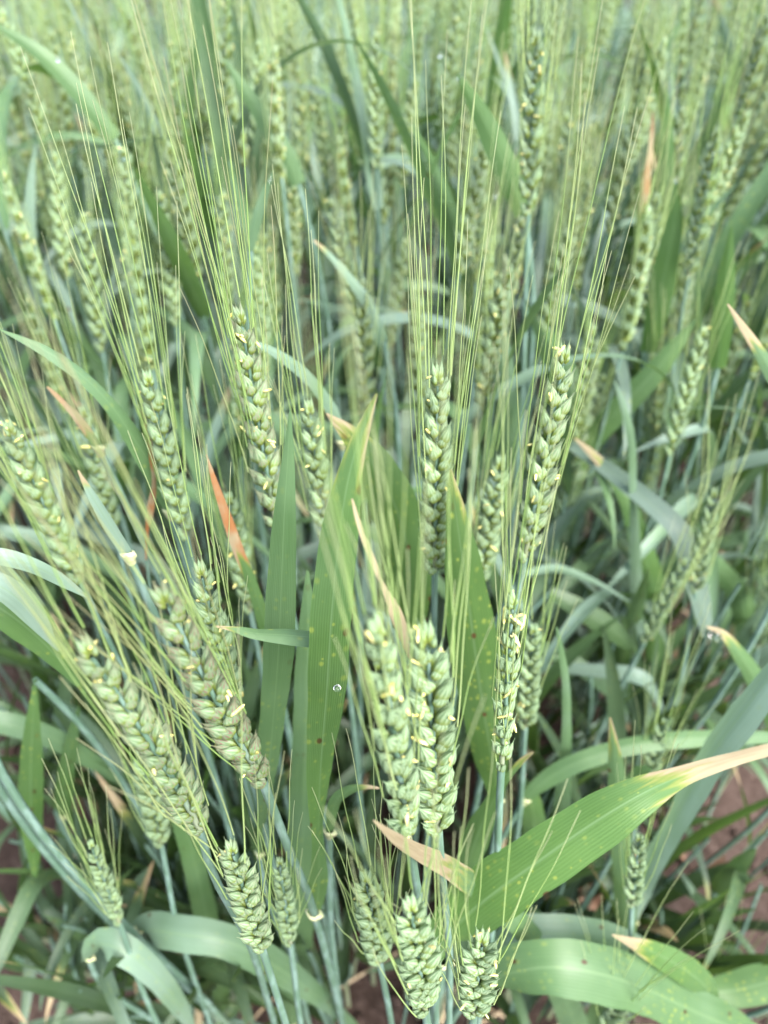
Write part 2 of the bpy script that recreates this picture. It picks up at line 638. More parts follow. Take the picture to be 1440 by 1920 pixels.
def ear_layout(r, L, n, fat=1.0, bend=(0.0, 0.0)):
    """[(matrix, size)] of the spikelets in the ear's own frame (Z up the ear, X across the two rows)."""
    out = []
    for i in range(n):
        t = i / (n - 1)
        s = 1 if i % 2 else -1
        z = L * (0.0 + 0.885 * t)
        k = 0.80 * fat * min(1.0, 0.66 + t * 2.6) * (1 - 0.34 * max(0, (t - 0.55) / 0.45) ** 1.4) * r.uniform(.94, 1.06)
        tilt = R(12) * r.uniform(.55, 1.5) * (1 - 0.5 * t * t)
        bx, by = bend[0] * t * t, bend[1] * t * t
        M = Matrix.Translation((bx + s * 0.0006 * fat, by + r.uniform(-.0006, .0006), z)) @ Matrix.Rotation(0 if s > 0 else math.pi, 4, 'Z')
        if i == n - 1:
            M = Matrix.Translation((bx, by, z)) @ Matrix.Rotation(math.pi / 2, 4, 'Z')
            tilt = 0.0
        M = M @ Matrix.Rotation(r.uniform(-.12, .12), 4, 'Z') @ Matrix.Rotation(tilt, 4, 'Y') @ Matrix.Diagonal((k, k, k * 1.02, 1))
        out.append((M, k))
    return out


def awn_dir(r, s_x, t, splay):
    """Unit direction in the ear frame of an awn that starts at height t."""
    v = np.array([s_x * r.uniform(.02, .15) * splay * (1.15 - 0.6 * t), r.gauss(0, .055) * splay, 1.0])
    v[0] += r.gauss(0, .025) * splay
    return nrm(v)


def hero_ear(plant, root, base, u, L, n, roll, r, purple, fat, awn_len, splay, n_anth, bend=(0, 0), fine=True, per_awn=True, awn_push=(0, 0), keep=.54):
    X0 = np.cross(u, nrm(EYE - base))           # across the view, so that roll 0 shows the two rows
    E = frame(X0, u, base)
    E = E @ Matrix.Rotation(roll, 4, 'Z')
    rel = Matrix.Translation(Vector(-np.asarray(root))) @ E
    t = np.linspace(0, 1, 8)
    C = np.stack([bend[0] * t * t, bend[1] * t * t, t * L * 0.88], 1)
    rach = tube(C, 0.0011 - 0.0006 * t, 6)
    ear = obj("ear", rach.mesh("ear", [M_STEM]), plant, mat=rel)
    bank, bank_me = (SPIK, SPIK_ME) if fine else (SPIK_LO, SPIK_LO_ME)
    lay = ear_layout(r, L, n, fat, bend)
    loose = Geo()
    for i, (Ms, k) in enumerate(lay):
        q = r.randrange(len(bank))
        obj("spikelet", bank_me[q], ear, mat=Ms, purple=purple)
        tt = i / (n - 1)
        s = (1 if i % 2 else -1) if i < n - 1 else 0
        tips = bank[q][1]
        for a, tip in enumerate(tips):
            if a == 2 and r.random() < 0.80:
                continue
            if a < 2 and r.random() > keep:
                continue
            if tt < 0.12 and r.random() < 0.5:
                continue
            p = Ms @ Vector(tip)
            d = awn_dir(r, s, tt, splay) + np.array([awn_push[0], awn_push[1], 0])
            ln = awn_len * r.uniform(.80, 1.20) * (0.90 + 0.25 * tt if tt < .85 else 1.05)
            A = frame((1, 0, 0), d, p) @ Matrix.Rotation(r.uniform(0, 6.28), 4, 'Z') @ Matrix.Diagonal((1, 1, ln, 1))
            if per_awn:
                obj("awn", AWN_ME[r.randrange(len(AWN_ME))], ear, mat=A, purple=purple * .5)
            else:
                Ca, ra = awn_geo(r, 6, 3)
                Ca = np.array([(A @ Vector(c))[:] for c in Ca])
                loose.add(tube(Ca, ra, 3))
    if not per_awn:
        obj("awns", loose.mesh("awns", [M_AWN]), ear, kind="stuff", purple=purple)
    for _ in range(int(n_anth * 1.8)):
        Ms, k = lay[r.randrange(1, n)]
        p = Ms @ Vector((r.uniform(.001, .0044), r.choice((-1, 1)) * r.uniform(.0026, .0042), r.uniform(.004, .011)))
        A = Matrix.Translation(p) @ Matrix.Rotation(r.gauss(0, .8), 4, 'X') @ Matrix.Rotation(r.gauss(0, .8), 4, 'Y') @ Matrix.Scale(r.uniform(.7, 1.15), 4)
        obj("anther", ANTH_ME, ear, mat=A)
    return ear


def make_stem(plant, root, pts, r0, r1, name="stem", n=26, sides=10):
    C = catmull(pts, n)
    t = np.linspace(0, 1, n)
    rad = r0 + (r1 - r0) * t
    return C, obj(name, tube(C, rad, sides).mesh("stem", [M_STEM]), plant, loc=(0, 0, 0)) if False else obj(name, _shift(tube(C, rad, sides), root, "stem", M_STEM), plant)


def _shift(g, root, name, m):
    return g.mesh(name, [m], origin=root)


def collar(plant, root, p, axis, rad):
    """The pale ring with two little auricles where a blade leaves its sheath."""
    axis = nrm(axis)
    a = nrm(np.cross(axis, (0.3, 1, 0.1)))
    b = np.cross(axis, a)
    P, U = [], []
    for i, (h, k) in enumerate(((-.0035, 1.02), (-.001, 1.25), (.0008, 1.55), (.0022, 1.5), (.0026, 1.1))):
        row = []
        for j in range(12):
            an = j / 12 * 6.2832
            kk = k * (1 + (0.45 * max(0, math.cos(an * 2)) ** 3 if i in (2, 3) else 0))
            row.append(np.asarray(p) + axis * (h + (0.0012 * math.sin(an) if i > 1 else 0)) + rad * kk * (math.cos(an) * a + math.sin(an) * b))
        P.append(row)
        U.append([(j / 12, i / 4) for j in range(12)])
    g = Geo()
    g.grid(np.array(P), np.array(U), closed=True)
    obj("collar", _shift(g, root, "collar", M_COLLAR), plant)


def hero_leaf(plant, root, pts, glauc=0.3, dry=0.0, spots=0.4, rust=0.0, fold=0.22, ripple=0.05, n=44, seed=1, name="leaf", tone=1.0):
    """pts: (px, py, Y, width in photo pixels, roll in degrees), from the base to the tip."""
    rows = []
    for p in pts:
        q = at(*p[:3])
        rows.append([*q, p[3] * depth(q) / FPX, R(p[4] if len(p) > 4 else 0)])
    S = catmull(rows, n)
    C, wd, roll = S[:, :3], np.maximum(S[:, 3], 0.0004), S[:, 4]
    T = tangents(C)
    side = []
    prev = None
    for i in range(n):
        toeye = nrm(EYE - C[i])
        s = nrm(np.cross(T[i], toeye))
        if prev is not None and np.dot(s, prev) < 0:
            s = -s
        prev = s
        m = np.cross(T[i], s)
        side.append(math.cos(roll[i]) * s + math.sin(roll[i]) * m)
    g = blade(C, wd, side, fold, 6, ripple, seed)
    return obj(name, _shift(g, root, "leaf", M_LEAF), plant, glauc=glauc, dry=dry, spots=spots, rust=rust, tone=tone)


# ------------------------------------------------------------------ the ground
def ground_height(x, y):
    return 0.010 * math.sin(x * 7 + 1.3) * math.cos(y * 6.1) + 0.006 * math.sin(x * 23 + y * 17) + 0.004 * math.sin(x * 41 - y * 37 + 2)


def build_ground():
    g = Geo()
    xs = np.concatenate([[-60, -25, -10, -5], np.arange(-2.4, 2.41, 0.04), [5, 10, 25, 60]])
    ys = np.concatenate([[-60, -20, -6, -2], np.arange(-0.6, 3.0, 0.04), [4, 6, 10, 25, 60]])
    P = [[(x, y, ground_height(x, y) - 0.004) for x in xs] for y in ys]
    U = [[(x, y) for x in xs] for y in ys]
    g.grid(np.array(P), np.array(U))
    o = obj("ground", g.mesh("ground", [M_SOIL]))
    o["kind"] = "structure"
    # crumbs of soil: nobody could count them
    c = Geo()
    rr = random.Random(5)
    ico = [(0, 0, 1), (.894, 0, .447), (.276, .851, .447), (-.724, .526, .447), (-.724, -.526, .447), (.276, -.851, .447),
           (.724, .526, -.447), (-.276, .851, -.447), (-.894, 0, -.447), (-.276, -.851, -.447), (.724, -.526, -.447), (0, 0, -1)]
    fcs = [(0, 1, 2), (0, 2, 3), (0, 3, 4), (0, 4, 5), (0, 5, 1), (1, 6, 2), (2, 7, 3), (3, 8, 4), (4, 9, 5), (5, 10, 1), (2, 6, 7), (3, 7, 8),
           (4, 8, 9), (5, 9, 10), (1, 10, 6), (11, 7, 6), (11, 8, 7), (11, 9, 8), (11, 10, 9), (11, 6, 10)]
    for _ in range(2600):
        x, y = rr.uniform(-.9, .9), rr.uniform(0.0, 1.3)
        k = abs(rr.gauss(0, .005)) + .0016
        z = ground_height(x, y) - 0.004 + k * .35
        b = c.n
        c.v.append(np.array([(x + k * a[0] * rr.uniform(.7, 1.3), y + k * a[1] * rr.uniform(.7, 1.3), z + k * .7 * a[2] * rr.uniform(.7, 1.2)) for a in ico]))
        c.n += 12
        for f in fcs:
            c.f.append(tuple(b + i for i in f))
            c.u += [(0, 0)] * 3
            c.m += [(0, 0)] * 3
            c.k.append(0)
    o = obj("soil_crumbs", c.mesh("soil_crumbs", [M_SOIL]))
    o["kind"] = "stuff"


build_ground()


# ------------------------------------------------------------------ wheat plants measured one by one
def solve_ear(b, t, L):
    """Base point and axis of an ear L long, as upright as its two ends in the photograph allow."""
    rb, rt = ray(*b), ray(*t)
    n = nrm(np.cross(rb, rt))
    u = nrm(np.array([0, 0, 1.0]) - n * n[2])
    s = np.linalg.lstsq(np.stack([rb, -rt], 1), -L * u, rcond=None)[0]
    return EYE + s[0] * rb, u


HEROES = {}
EAR_AT = {}
G_FRONT = "wheat plants standing at the front"


def hero(key, label, b, t, L=0.10, n=19, roll=0, purple=0.0, fat=1.0, awn=0.085, splay=1.0, anth=6, way=None, fine=True, per_awn=True,
         bend=(0, 0), rs=(0.0021, 0.0014), lower=0, push=(0, 0), keep=.62):
    r = random.Random(key)
    n = int(round(n * .88))
    awn *= .96
    fat *= .92
    EAR_AT[key] = (b, t)
    base, u = solve_ear(b, t, L)
    pts = [base]
    if way:
        for p in way:
            pts.append(at(*p))
        d = nrm(pts[-1] - pts[-2])
    else:
        d = -u
    last = pts[-1]
    h = last[2] - ground_height(last[0], last[1]) + 0.01
    rx, ry = last[0] + d[0] * h * .55, last[1] + d[1] * h * .55
    if not way:
        pts.append(last + d * h * .30 + np.array([0, 0, 0]))
    pts.append(np.array([rx, ry, ground_height(rx, ry) - .01]))
    root = pts[-1] + np.array([0, 0, .01])
    plant = thing("wheat_plant", label, "wheat plant", root, G_FRONT)
    pts = [base + u * .002] + pts[1:]
    C, _ = make_stem(plant, root, pts[::-1], *rs)
    hero_ear(plant, root, base, u, L, n, R(roll), r, purple, fat, awn, splay, anth, bend, fine, per_awn, push, keep)
    HEROES[key] = (plant, root, C)
    return plant, root, C


hero("E1", "wheat ear tinged purple with thick blue-green stalk, leaning over beside the lower one", (495, 1468), (268, 1108), keep=.72, L=.100, n=19, purple=1.0, fat=.98,
     awn=.078, way=[(545, 1602, .131), (590, 1715, .139), (640, 1910, .155)], anth=9, rs=(.0024, .0016), bend=(.003, .003))
hero("E2", "plump wheat ear leaning low over the bare soil, faint purple ribs, bent stalk", (378, 1560), (182, 1172), keep=.72, L=.100, n=20, purple=.6, fat=.90,
     awn=.075, way=[(402, 1645, .113), (470, 1775, .121), (512, 1910, .135)], anth=6, bend=(-.004, .003), splay=1.1)
hero("E3", "slim pale wheat ear with long fanned awns, behind the curled brown leaf strip", (350, 1010), (270, 680), keep=.72, L=.090, n=18, fat=.95, awn=.098, anth=5, splay=.9)
hero("E3b", "pale ear half hidden behind the awns of the purple-tinged wheat ear", (440, 1330), (370, 1045), L=.085, n=17, fat=1.0, awn=.06, anth=5)
hero("E4", "tall wheat ear with long brown-tinted awns standing behind the pointed upright leaf", (518, 985), (443, 548), keep=.72, L=.102, n=21, purple=.7, fat=1.0, awn=.092, anth=13, roll=25, splay=.85)
hero("E5", "short dull green ear behind the broad upright leaf's tip", (614, 1015), (577, 742), L=.078, n=16, fat=.95, awn=.075, anth=7, splay=.8)
hero("E6", "straight upright wheat ear with slender awns, highest in the middle", (815, 1075), (822, 665), L=.104, n=22, fat=1.08, awn=.100, anth=12, roll=15, splay=.62)
hero("E7", "tallest wheat ear leaning slightly outward, dotted with white anthers, awns reaching the top edge", (983, 1050), (1068, 622), L=.102, n=21, purple=.35, fat=1.02, awn=.100,
     anth=13, roll=30, splay=.75)
hero("E8", "dull wheat ear standing behind the anther-dotted leaning ear, slightly out of focus", (893, 1105), (942, 848), L=.090, n=18, fat=1.1, awn=.07, anth=8, roll=20, splay=.8)
hero("E9", "slender ear with yellow anthers on a thin stalk beside the dark upright leaf", (940, 1440), (964, 1088), keep=.48, L=.092, n=18, fat=.82, awn=.085, anth=13, roll=70, splay=.8)
hero("E10", "fat pale green wheat ear in the middle, the anther-rich one of two side by side", (822, 1560), (798, 1152), keep=.48, L=.102, n=20, fat=1.06, awn=.082, anth=14,
     roll=12, splay=.85, rs=(.0022, .0014))
hero("E11", "slightly narrower ear pressed against the fat pale one, beside the cream dry strip", (768, 1585), (703, 1128), keep=.48, L=.103, n=20, fat=.92, awn=.080, anth=10, roll=55, splay=.85)
hero("E12", "soft green ear half hidden behind the slender one with yellow anthers", (985, 1365), (1002, 1165), L=.085, n=17, fat=1.0, awn=.06, anth=3)
hero("E13", "low plump wheat ear in front of the bent grey-green leaf, purple-edged awns", (492, 1780), (428, 1572), keep=.45, L=.082, n=16, fat=.90, purple=.4, awn=.078, anth=2, splay=1.3, roll=-15)
hero("E13b", "dim wheat ear tucked behind the low plump one", (545, 1770), (522, 1600), L=.085, n=17, fat=.72, awn=.06, anth=0)
hero("E14", "dark green wheat ear hanging in shade between two stalks near the bottom", (712, 1805), (684, 1635), L=.088, n=17, fat=1.1, awn=.07, anth=1, splay=1.1)
hero("E15", "low pale ear below the withered leaf tip, awns spread wide", (797, 1895), (768, 1682), L=.085, n=17, fat=1.0, awn=.07, anth=4, splay=1.3, roll=20)
hero("E16", "small whitish ear at the very bottom in front of the broad bent leaf", (888, 1902), (905, 1752), L=.066, n=14, fat=1.0, awn=.075, anth=9, splay=1.5, roll=10)
hero("E17", "narrow unripe ear low on one side above dry litter, blurred", (225, 1732), (165, 1568), L=.085, n=17, fat=.72, awn=.065, anth=0, splay=1.0)
hero("E18", "shaded ear hanging behind the plump ear that leans low", (303, 1585), (262, 1400), L=.085, n=17, fat=1.05, awn=.05, anth=0)
hero("E19", "blurred pale ear dotted yellow at the side edge, leaning into the awns", (150, 1090), (4, 775), keep=.72, L=.098, n=19, fat=1.05, awn=.085, anth=12, splay=1.1)
hero("E19b", "blurred ear beside a withered leaf tip, behind the arching pale leaf", (215, 1000), (150, 752), keep=.72, L=.088, n=17, fat=1.0, awn=.075, anth=5)
hero("E20", "green ear behind the orange dead leaf tip", (470, 1150), (425, 915), L=.085, n=17, fat=1.0, awn=.07, anth=5)
hero("E21", "blurred ear leaning outward above a shaded patch of soil", (1303, 1112), (1342, 908), L=.09, n=18, fat=1.0, awn=.08, anth=3, per_awn=False, fine=False)
hero("E22", "blurred ear beside the pale narrow leaf, tilting outward over a thin stalk", (1208, 1205), (1290, 1040), L=.09, n=18, fat=.95, awn=.075, anth=2, per_awn=False, fine=False)
hero("E23", "bright yellow-green ear out of focus behind the folded dry-tipped leaf", (1040, 1010), (1085, 845), L=.09, n=18, fat=1.1, awn=.07, anth=0, per_awn=False, fine=False)
hero("E24", "bright blurred ear under the broad slanting leaf", (1092, 870), (1135, 695), L=.09, n=18, fat=1.0, awn=.07, anth=0, per_awn=False, fine=False)
hero("E25", "young ear with fine green awns spraying up beside the wide pale leaf", (1213, 1465), (1248, 1345), L=.065, n=15, fat=.8, awn=.085, anth=1, splay=1.2)
hero("E26", "low ear at the bottom corner with a spray of bright green awns", (1135, 1935), (1180, 1850), L=.070, n=15, fat=.95, awn=.100, anth=5, splay=2.0)
hero("E27", "low young ear among awns near the bottom corner, behind the folded leaf with dry tip", (1330, 1880), (1360, 1800), L=.07, n=14, fat=.8, awn=.080, anth=0, splay=1.5)
hero("E28", "blurred ear cut off by the side edge, at mid height", (1420, 1215), (1448, 1060), L=.088, n=17, fat=1.0, awn=.07, anth=1, per_awn=False, fine=False)
hero("E29", "faint young ear beside the strip-like upright leaf near the bottom", (1185, 1700), (1200, 1560), L=.07, n=15, fat=.75, awn=.07, anth=0)

# far blurred ears that can be picked out near the top
for i, (b, t, lab) in enumerate((
        ((990, 405), (1006, 40), "blurred wheat ear rising straight to the top edge above the slanting awns"),
        ((1290, 525), (1348, 225), "blurred ear leaning outward near the top, white anthers along it"),
        ((330, 610), (298, 345), "soft pale wheat ear behind the fanned awns of the slim ear"),
        ((120, 530), (85, 330), "blurred ear in the upper corner beside a soft bent leaf"),
        ((1050, 430), (1064, 200), "soft ear between the long awns and the top edge"),
        ((1210, 600), (1232, 350), "blurred ear beside the tan dead leaf tip"),
        ((48, 520), (10, 350), "blurred ear close to the side edge, topped by yellow dots"),
        ((680, 310), (655, 105), "pale soft ear above the tip of the arching leaf, near the top"),
        ((540, 560), (520, 350), "soft ear glimpsed behind the brown-tinted awns"),
        ((905, 620), (900, 420), "dim blurred ear behind the middle ear's awns"),
        ((1225, 900), (1232, 700), "blurred ear hanging in shade behind the narrow pale leaf"),
        ((1330, 700), (1352, 520), "soft green ear near the side edge under a leaf"))):
    hero(f"F{i}", lab, b, t, L=.098, n=19, fat=1.1, awn=.075, anth=9, per_awn=False, fine=False, roll=rnd.uniform(-60, 60))


# ---- leaves that belong to a plant above, or to a leafy shoot of their own
def shoot(label, pts, rs=(.0022, .0017), ring=True, **kw):
    """A shoot whose ear is not to be seen: stalk up to the base of the blade, then the blade."""
    b = at(*pts[0][:3])
    kw.setdefault("seed", int(pts[0][0] * 7 + pts[0][1]))
    r = random.Random(kw["seed"])
    h = b[2]
    rx, ry = b[0] * (1 - .08) + r.uniform(-.02, .02), b[1] + r.uniform(0.0, .03)
    g0 = np.array([rx, ry, ground_height(rx, ry) - .01])
    root = g0 + np.array([0, 0, .01])
    plant = thing("wheat_shoot", label, "wheat shoot", root, "leafy wheat shoots at the front")
    nxt = at(*pts[1][:3])
    d = nrm(nxt - b)
    d = nrm(d * .6 + np.array([0, 0, 1.3 if d[2] < .5 else .5]))
    if pts[0][2] > .35:
        ring = False
    p1, p2 = g0 + np.array([0, 0, h * .4]), b - d * h * .3
    tt = np.linspace(0, 1, 12)[:, None]
    C, _ = make_stem(plant, root, (1 - tt) ** 3 * g0 + 3 * (1 - tt) ** 2 * tt * p1 + 3 * (1 - tt) * tt ** 2 * p2 + tt ** 3 * b, *rs)
    if ring:
        collar(plant, root, b - d * .001, d, rs[1])
    hero_leaf(plant, root, pts, **kw)
    return plant, root, C


def leaf_on(key, pts, ring=False, **kw):
    plant, root, C = HEROES[key]
    kw.setdefault("seed", int(pts[0][0] * 7 + pts[0][1]))
    b = at(*pts[0][:3])
    i = int(np.argmin(np.linalg.norm(C - b, axis=1)))
    if ring:
        collar(plant, root, C[i], C[min(i + 1, len(C) - 1)] - C[i - 1], .0021)
    return hero_leaf(plant, root, pts, **kw)


# the broad upright leaf on the purple-tinged ear's stalk
leaf_on("E1", [(590, 1716, .139, 26, 30), (597, 1660, .141, 38, 20), (596, 1560, .144, 36, 55), (600, 1450, .146, 52, 25), (612, 1300, .147, 72, 10), (622, 1150, .149, 76, 5),
               (640, 980, .152, 70, -8), (660, 870, .155, 44, -15), (682, 800, .158, 26, -20), (706, 738, .160, 4, -20)], ring=True, glauc=.12, spots=.9, fold=.16, n=60, dry=.025, tone=1.0)
# the greyer pointed leaf beside it
shoot("grey-green pointed leaf standing upright beside the broad spotted one", [(487, 1600, .178, 12, 40), (492, 1540, .176, 20, 40), (505, 1420, .174, 42, 20), (520, 1250, .172, 56, 5),
       (528, 1100, .172, 54, -5), (534, 960, .174, 44, -15), (540, 860, .178, 24, -20), (544, 768, .181, 3, -20)], glauc=.42, spots=.55, n=56, rs=(.0019, .0014), tone=1.0)
shoot("dark green leaf standing in the shade behind the broad spotted one", [(548, 1920, .185, 58, 0), (558, 1750, .19, 60, 10), (568, 1550, .195, 52, 0), (574, 1350, .2, 50, 10), (578, 1180, .205, 36, 0), (576, 1070, .21, 4, 0)],
      glauc=.45, spots=.3)
leaf_on("E3b", [(640, 1200, .166, 30, 10), (595, 1197, .158, 40, 40), (540, 1192, .155, 38, 40), (480, 1188, .153, 26, 40), (440, 1180, .151, 11, 0), (402, 1174, .149, 3, 0)], glauc=.35, spots=.5, dry=.08, n=30)
# big bent leaf across the lower right
shoot("big bright leaf bending across in front, with brown spots and cream dried end", [(828, 1800, .128, 44, 50), (832, 1765, .127, 74, 35), (868, 1722, .127, 98, 15), (930, 1672, .128, 110, 5), (1010, 1615, .131, 106, 0), (1100, 1552, .136, 100, -5),
       (1190, 1497, .142, 76, -10), (1262, 1462, .150, 42, -15), (1340, 1434, .159, 30, -20), (1430, 1408, .168, 24, -20), (1500, 1392, .176, 12, 0)], glauc=.02, spots=1.0, dry=.30, n=64, rs=(.0034, .0030), fold=.14, tone=1.1)
shoot("leaf with a cream withered tip passing under the big bright one", [(1090, 1990, .172, 46, 10), (1070, 1900, .168, 54, 10), (1030, 1815, .162, 50, 10), (985, 1745, .158, 44, 10), (920, 1682, .146, 44, 15), (850, 1632, .118, 42, 15),
       (790, 1600, .100, 30, 10), (745, 1574, .092, 22, 0), (700, 1538, .086, 3, 0)], glauc=.45, spots=.7, dry=.19, n=56)
shoot("broad leaf arching over at the bottom edge, upper side ribbed", [(915, 1838, .140, 40, 30), (960, 1822, .138, 84, 20), (1030, 1812, .136, 96, 10), (1110, 1822, .135, 98, 5), (1200, 1850, .135, 92, 0), (1300, 1895, .136, 84, 0), (1390, 1935, .138, 60, 0),
       (1500, 1990, .142, 8, 0)], glauc=.40, spots=.8, n=50, rs=(.0026, .0022))
shoot("leaf lying behind the arching ribbed one, under the big bright leaf", [(905, 1770, .168, 30, 30), (960, 1752, .166, 62, 20), (1060, 1752, .165, 70, 10), (1160, 1775, .166, 66, 5), (1260, 1830, .168, 56, 0), (1350, 1890, .172, 8, 0)], glauc=.7, spots=.45, n=44)
shoot("short leaf with a ragged cream edge lying over the arching one", [(1345, 1895, .150, 20, 20), (1322, 1850, .148, 46, 10), (1275, 1812, .147, 50, 0), (1225, 1785, .146, 40, -10), (1190, 1770, .145, 22, -10), (1148, 1753, .144, 3, -10)], glauc=.15, spots=.8, dry=.17, n=34)
shoot("green leaf entering from the side at the bottom corner", [(1520, 1822, .17, 44, 0), (1440, 1842, .168, 62, 0), (1370, 1858, .166, 56, 0), (1310, 1862, .165, 20, 0), (1285, 1862, .165, 4, 0)], glauc=.1, spots=.8, n=30)
shoot("wide pale blue-green leaf slanting up to the side edge", [(1188, 1730, .21, 16, 40), (1210, 1650, .208, 38, -20), (1262, 1545, .207, 50, -35), (1335, 1420, .208, 66, -35), (1400, 1330, .210, 66, -35), (1450, 1265, .214, 56, -35), (1510, 1190, .22, 6, 0)], glauc=1.0, spots=.15, n=44, fold=.3, tone=1.25)  # full glauc and raised tone: sky sheen coloured into this glaucous blade
shoot("long leaf lying level across the wide pale one", [(985, 1500, .232, 18, 30), (1015, 1470, .234, 30, 10), (1080, 1432, .238, 36, 0), (1190, 1397, .244, 33, -10), (1310, 1385, .25, 30, -10), (1440, 1383, .256, 22, 0), (1540, 1392, .26, 4, 0)], glauc=.35, spots=.2, n=44)
shoot("strip-like upright leaf with dry point near the lower corner", [(1176, 1790, .205, 30, 0), (1172, 1700, .205, 38, 0), (1164, 1580, .205, 38, 5), (1158, 1480, .205, 36, 0), (1152, 1410, .206, 22, 0), (1144, 1345, .207, 3, 0)], glauc=.35, spots=.6, dry=.05, n=34)
shoot("small dark leaf curling over behind the strip-like one", [(1180, 1520, .23, 14, 20), (1186, 1475, .228, 30, 20), (1202, 1448, .226, 28, 10), (1222, 1440, .224, 4, 0)], glauc=.2, spots=.5, n=22)
shoot("grey-green leaf folded over its stalk at the bottom, falling towards the edge", [(168, 1795, .158, 30, 60), (188, 1768, .155, 52, 25), (240, 1788, .150, 52, 5), (292, 1830, .147, 44, 0), (332, 1880, .146, 34, 0), (362, 1935, .147, 14, 0), (380, 1975, .149, 4, 0)], glauc=.8, spots=.35, n=36)
shoot("wide grey-green leaf bent over below the low plump ear", [(262, 1742, .180, 40, 60), (282, 1742, .172, 58, 25), (340, 1752, .165, 62, 8), (420, 1764, .163, 60, 0), (490, 1795, .162, 58, 0), (560, 1842, .163, 44, 0), (620, 1886, .165, 28, 0), (690, 1945, .168, 4, 0)], glauc=.66, spots=.4, n=44)
shoot("hanging blade-shaped leaf dark green at the side edge", [(66, 1275, .225, 5, 0), (62, 1350, .22, 24, 0), (58, 1430, .218, 40, 0), (58, 1510, .216, 44, 0), (62, 1580, .216, 30, 0), (66, 1660, .216, 4, 0)], glauc=.1, spots=.7, n=34, ring=False)
shoot("small upright leaf beside the hanging blade-shaped one", [(118, 1530, .27, 30, 0), (124, 1450, .27, 30, 0), (134, 1390, .27, 24, 0), (148, 1325, .27, 3, 0)], glauc=.2, spots=.4, n=24)
shoot("long leaf lying level at the side behind the hanging one", [(-60, 1345, .27, 40, 20), (20, 1360, .27, 42, 10), (100, 1385, .275, 38, 0), (180, 1432, .28, 26, 0), (240, 1480, .285, 4, 0)], glauc=.6, spots=.3, n=30)
shoot("broad shaded leaf at the side edge below the pale folded blade", [(-70, 1110, .19, 60, 0), (0, 1140, .19, 66, 5), (60, 1185, .192, 56, 5), (110, 1235, .195, 36, 5), (160, 1300, .2, 4, 0)], glauc=.15, spots=.8, n=30)
shoot("pale folded blade arching in from the side edge", [(-70, 1040, .165, 30, 0), (0, 1044, .165, 34, 10), (60, 1060, .167, 30, 10), (110, 1085, .17, 24, 10), (165, 1120, .172, 4, 0)], glauc=.95, spots=.2, n=30)
shoot("pale blue blade dipping at the side edge beneath the folded one", [(-60, 1075, .18, 40, 0), (10, 1105, .18, 46, 0), (60, 1150, .182, 44, 0), (110, 1220, .184, 4, 0)], glauc=1.0, spots=.1, n=26)
shoot("long leaf arching down from a pale tip at the side edge", [(318, 960, .262, 14, 0), (285, 880, .258, 40, 20), (250, 822, .255, 34, 10), (205, 758, .252, 28, 30), (150, 702, .250, 28, 30), (80, 655, .249, 20, 20), (0, 618, .249, 3, 0)], glauc=.4, spots=.5, n=44)
shoot("pale narrow leaf arching between the brown-awned ear and the spotted leaf", [(640, 830, .32, 16, 20), (625, 775, .315, 26, 30), (585, 715, .31, 24, 30), (540, 676, .305, 22, 20), (490, 648, .302, 12, 20), (455, 640, .3, 3, 0)], glauc=.8, spots=.2, n=34)
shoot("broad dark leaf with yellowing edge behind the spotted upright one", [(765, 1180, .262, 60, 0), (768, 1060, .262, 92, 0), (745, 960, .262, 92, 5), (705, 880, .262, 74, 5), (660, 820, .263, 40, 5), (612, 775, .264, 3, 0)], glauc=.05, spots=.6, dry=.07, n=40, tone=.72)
shoot("narrow upright leaf behind the dark broad one, pale edged", [(775, 1100, .285, 30, 20), (768, 1000, .285, 34, 30), (750, 920, .285, 26, 30), (726, 845, .286, 3, 20)], glauc=.8, spots=.1, n=26)
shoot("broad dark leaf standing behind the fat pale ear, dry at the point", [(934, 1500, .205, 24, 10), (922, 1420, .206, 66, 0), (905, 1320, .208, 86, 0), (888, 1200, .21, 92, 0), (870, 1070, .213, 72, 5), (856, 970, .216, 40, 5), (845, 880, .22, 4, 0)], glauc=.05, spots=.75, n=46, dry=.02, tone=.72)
shoot("cream withered leaf strip hanging between the twin ears", [(778, 1250, .128, 6, 0), (762, 1205, .126, 20, 30), (742, 1150, .126, 24, 10), (718, 1095, .128, 16, 50), (695, 1040, .132, 14, 20), (675, 985, .136, 12, 40), (660, 935, .140, 3, 0)], glauc=.3, spots=0, dry=1.2, n=34, ring=False, ripple=.2, rs=(.0012, .0008))
shoot("leaf with a dead orange end in front of the hidden green ear", [(502, 1190, .232, 26, 10), (488, 1140, .23, 24, 10), (468, 1082, .228, 21, 10), (448, 1035, .226, 22, 15), (425, 970, .225, 20, 20), (404, 908, .224, 12, 20), (387, 852, .224, 2, 0)], glauc=.15, spots=.3, dry=.52, rust=.9, n=40)
shoot("thin curled brown leaf strip hanging beside the slim pale ear", [(274, 1050, .262, 3, 0), (276, 1000, .26, 7, 40), (282, 950, .258, 14, 20), (288, 900, .256, 15, 50), (286, 850, .255, 15, 20), (276, 800, .255, 9, 60), (262, 738, .256, 3, 0)], glauc=.1, spots=0, dry=1.2, rust=1.0, n=36, ring=False, ripple=.3, rs=(.001, .0007))
shoot("withered leaf tip beside the blurred ear behind the arching leaf", [(185, 840, .285, 14, 10), (150, 790, .283, 16, 20), (120, 755, .282, 14, 40), (88, 725, .281, 3, 0)], glauc=.3, spots=.2, dry=.75, rust=.3, n=24)
shoot("leaf with a pale dry point among the blurred awns", [(240, 1040, .20, 22, 20), (205, 985, .198, 24, 20), (175, 935, .197, 18, 20), (146, 882, .197, 3, 0)], glauc=.9, spots=.1, dry=.15, n=26)
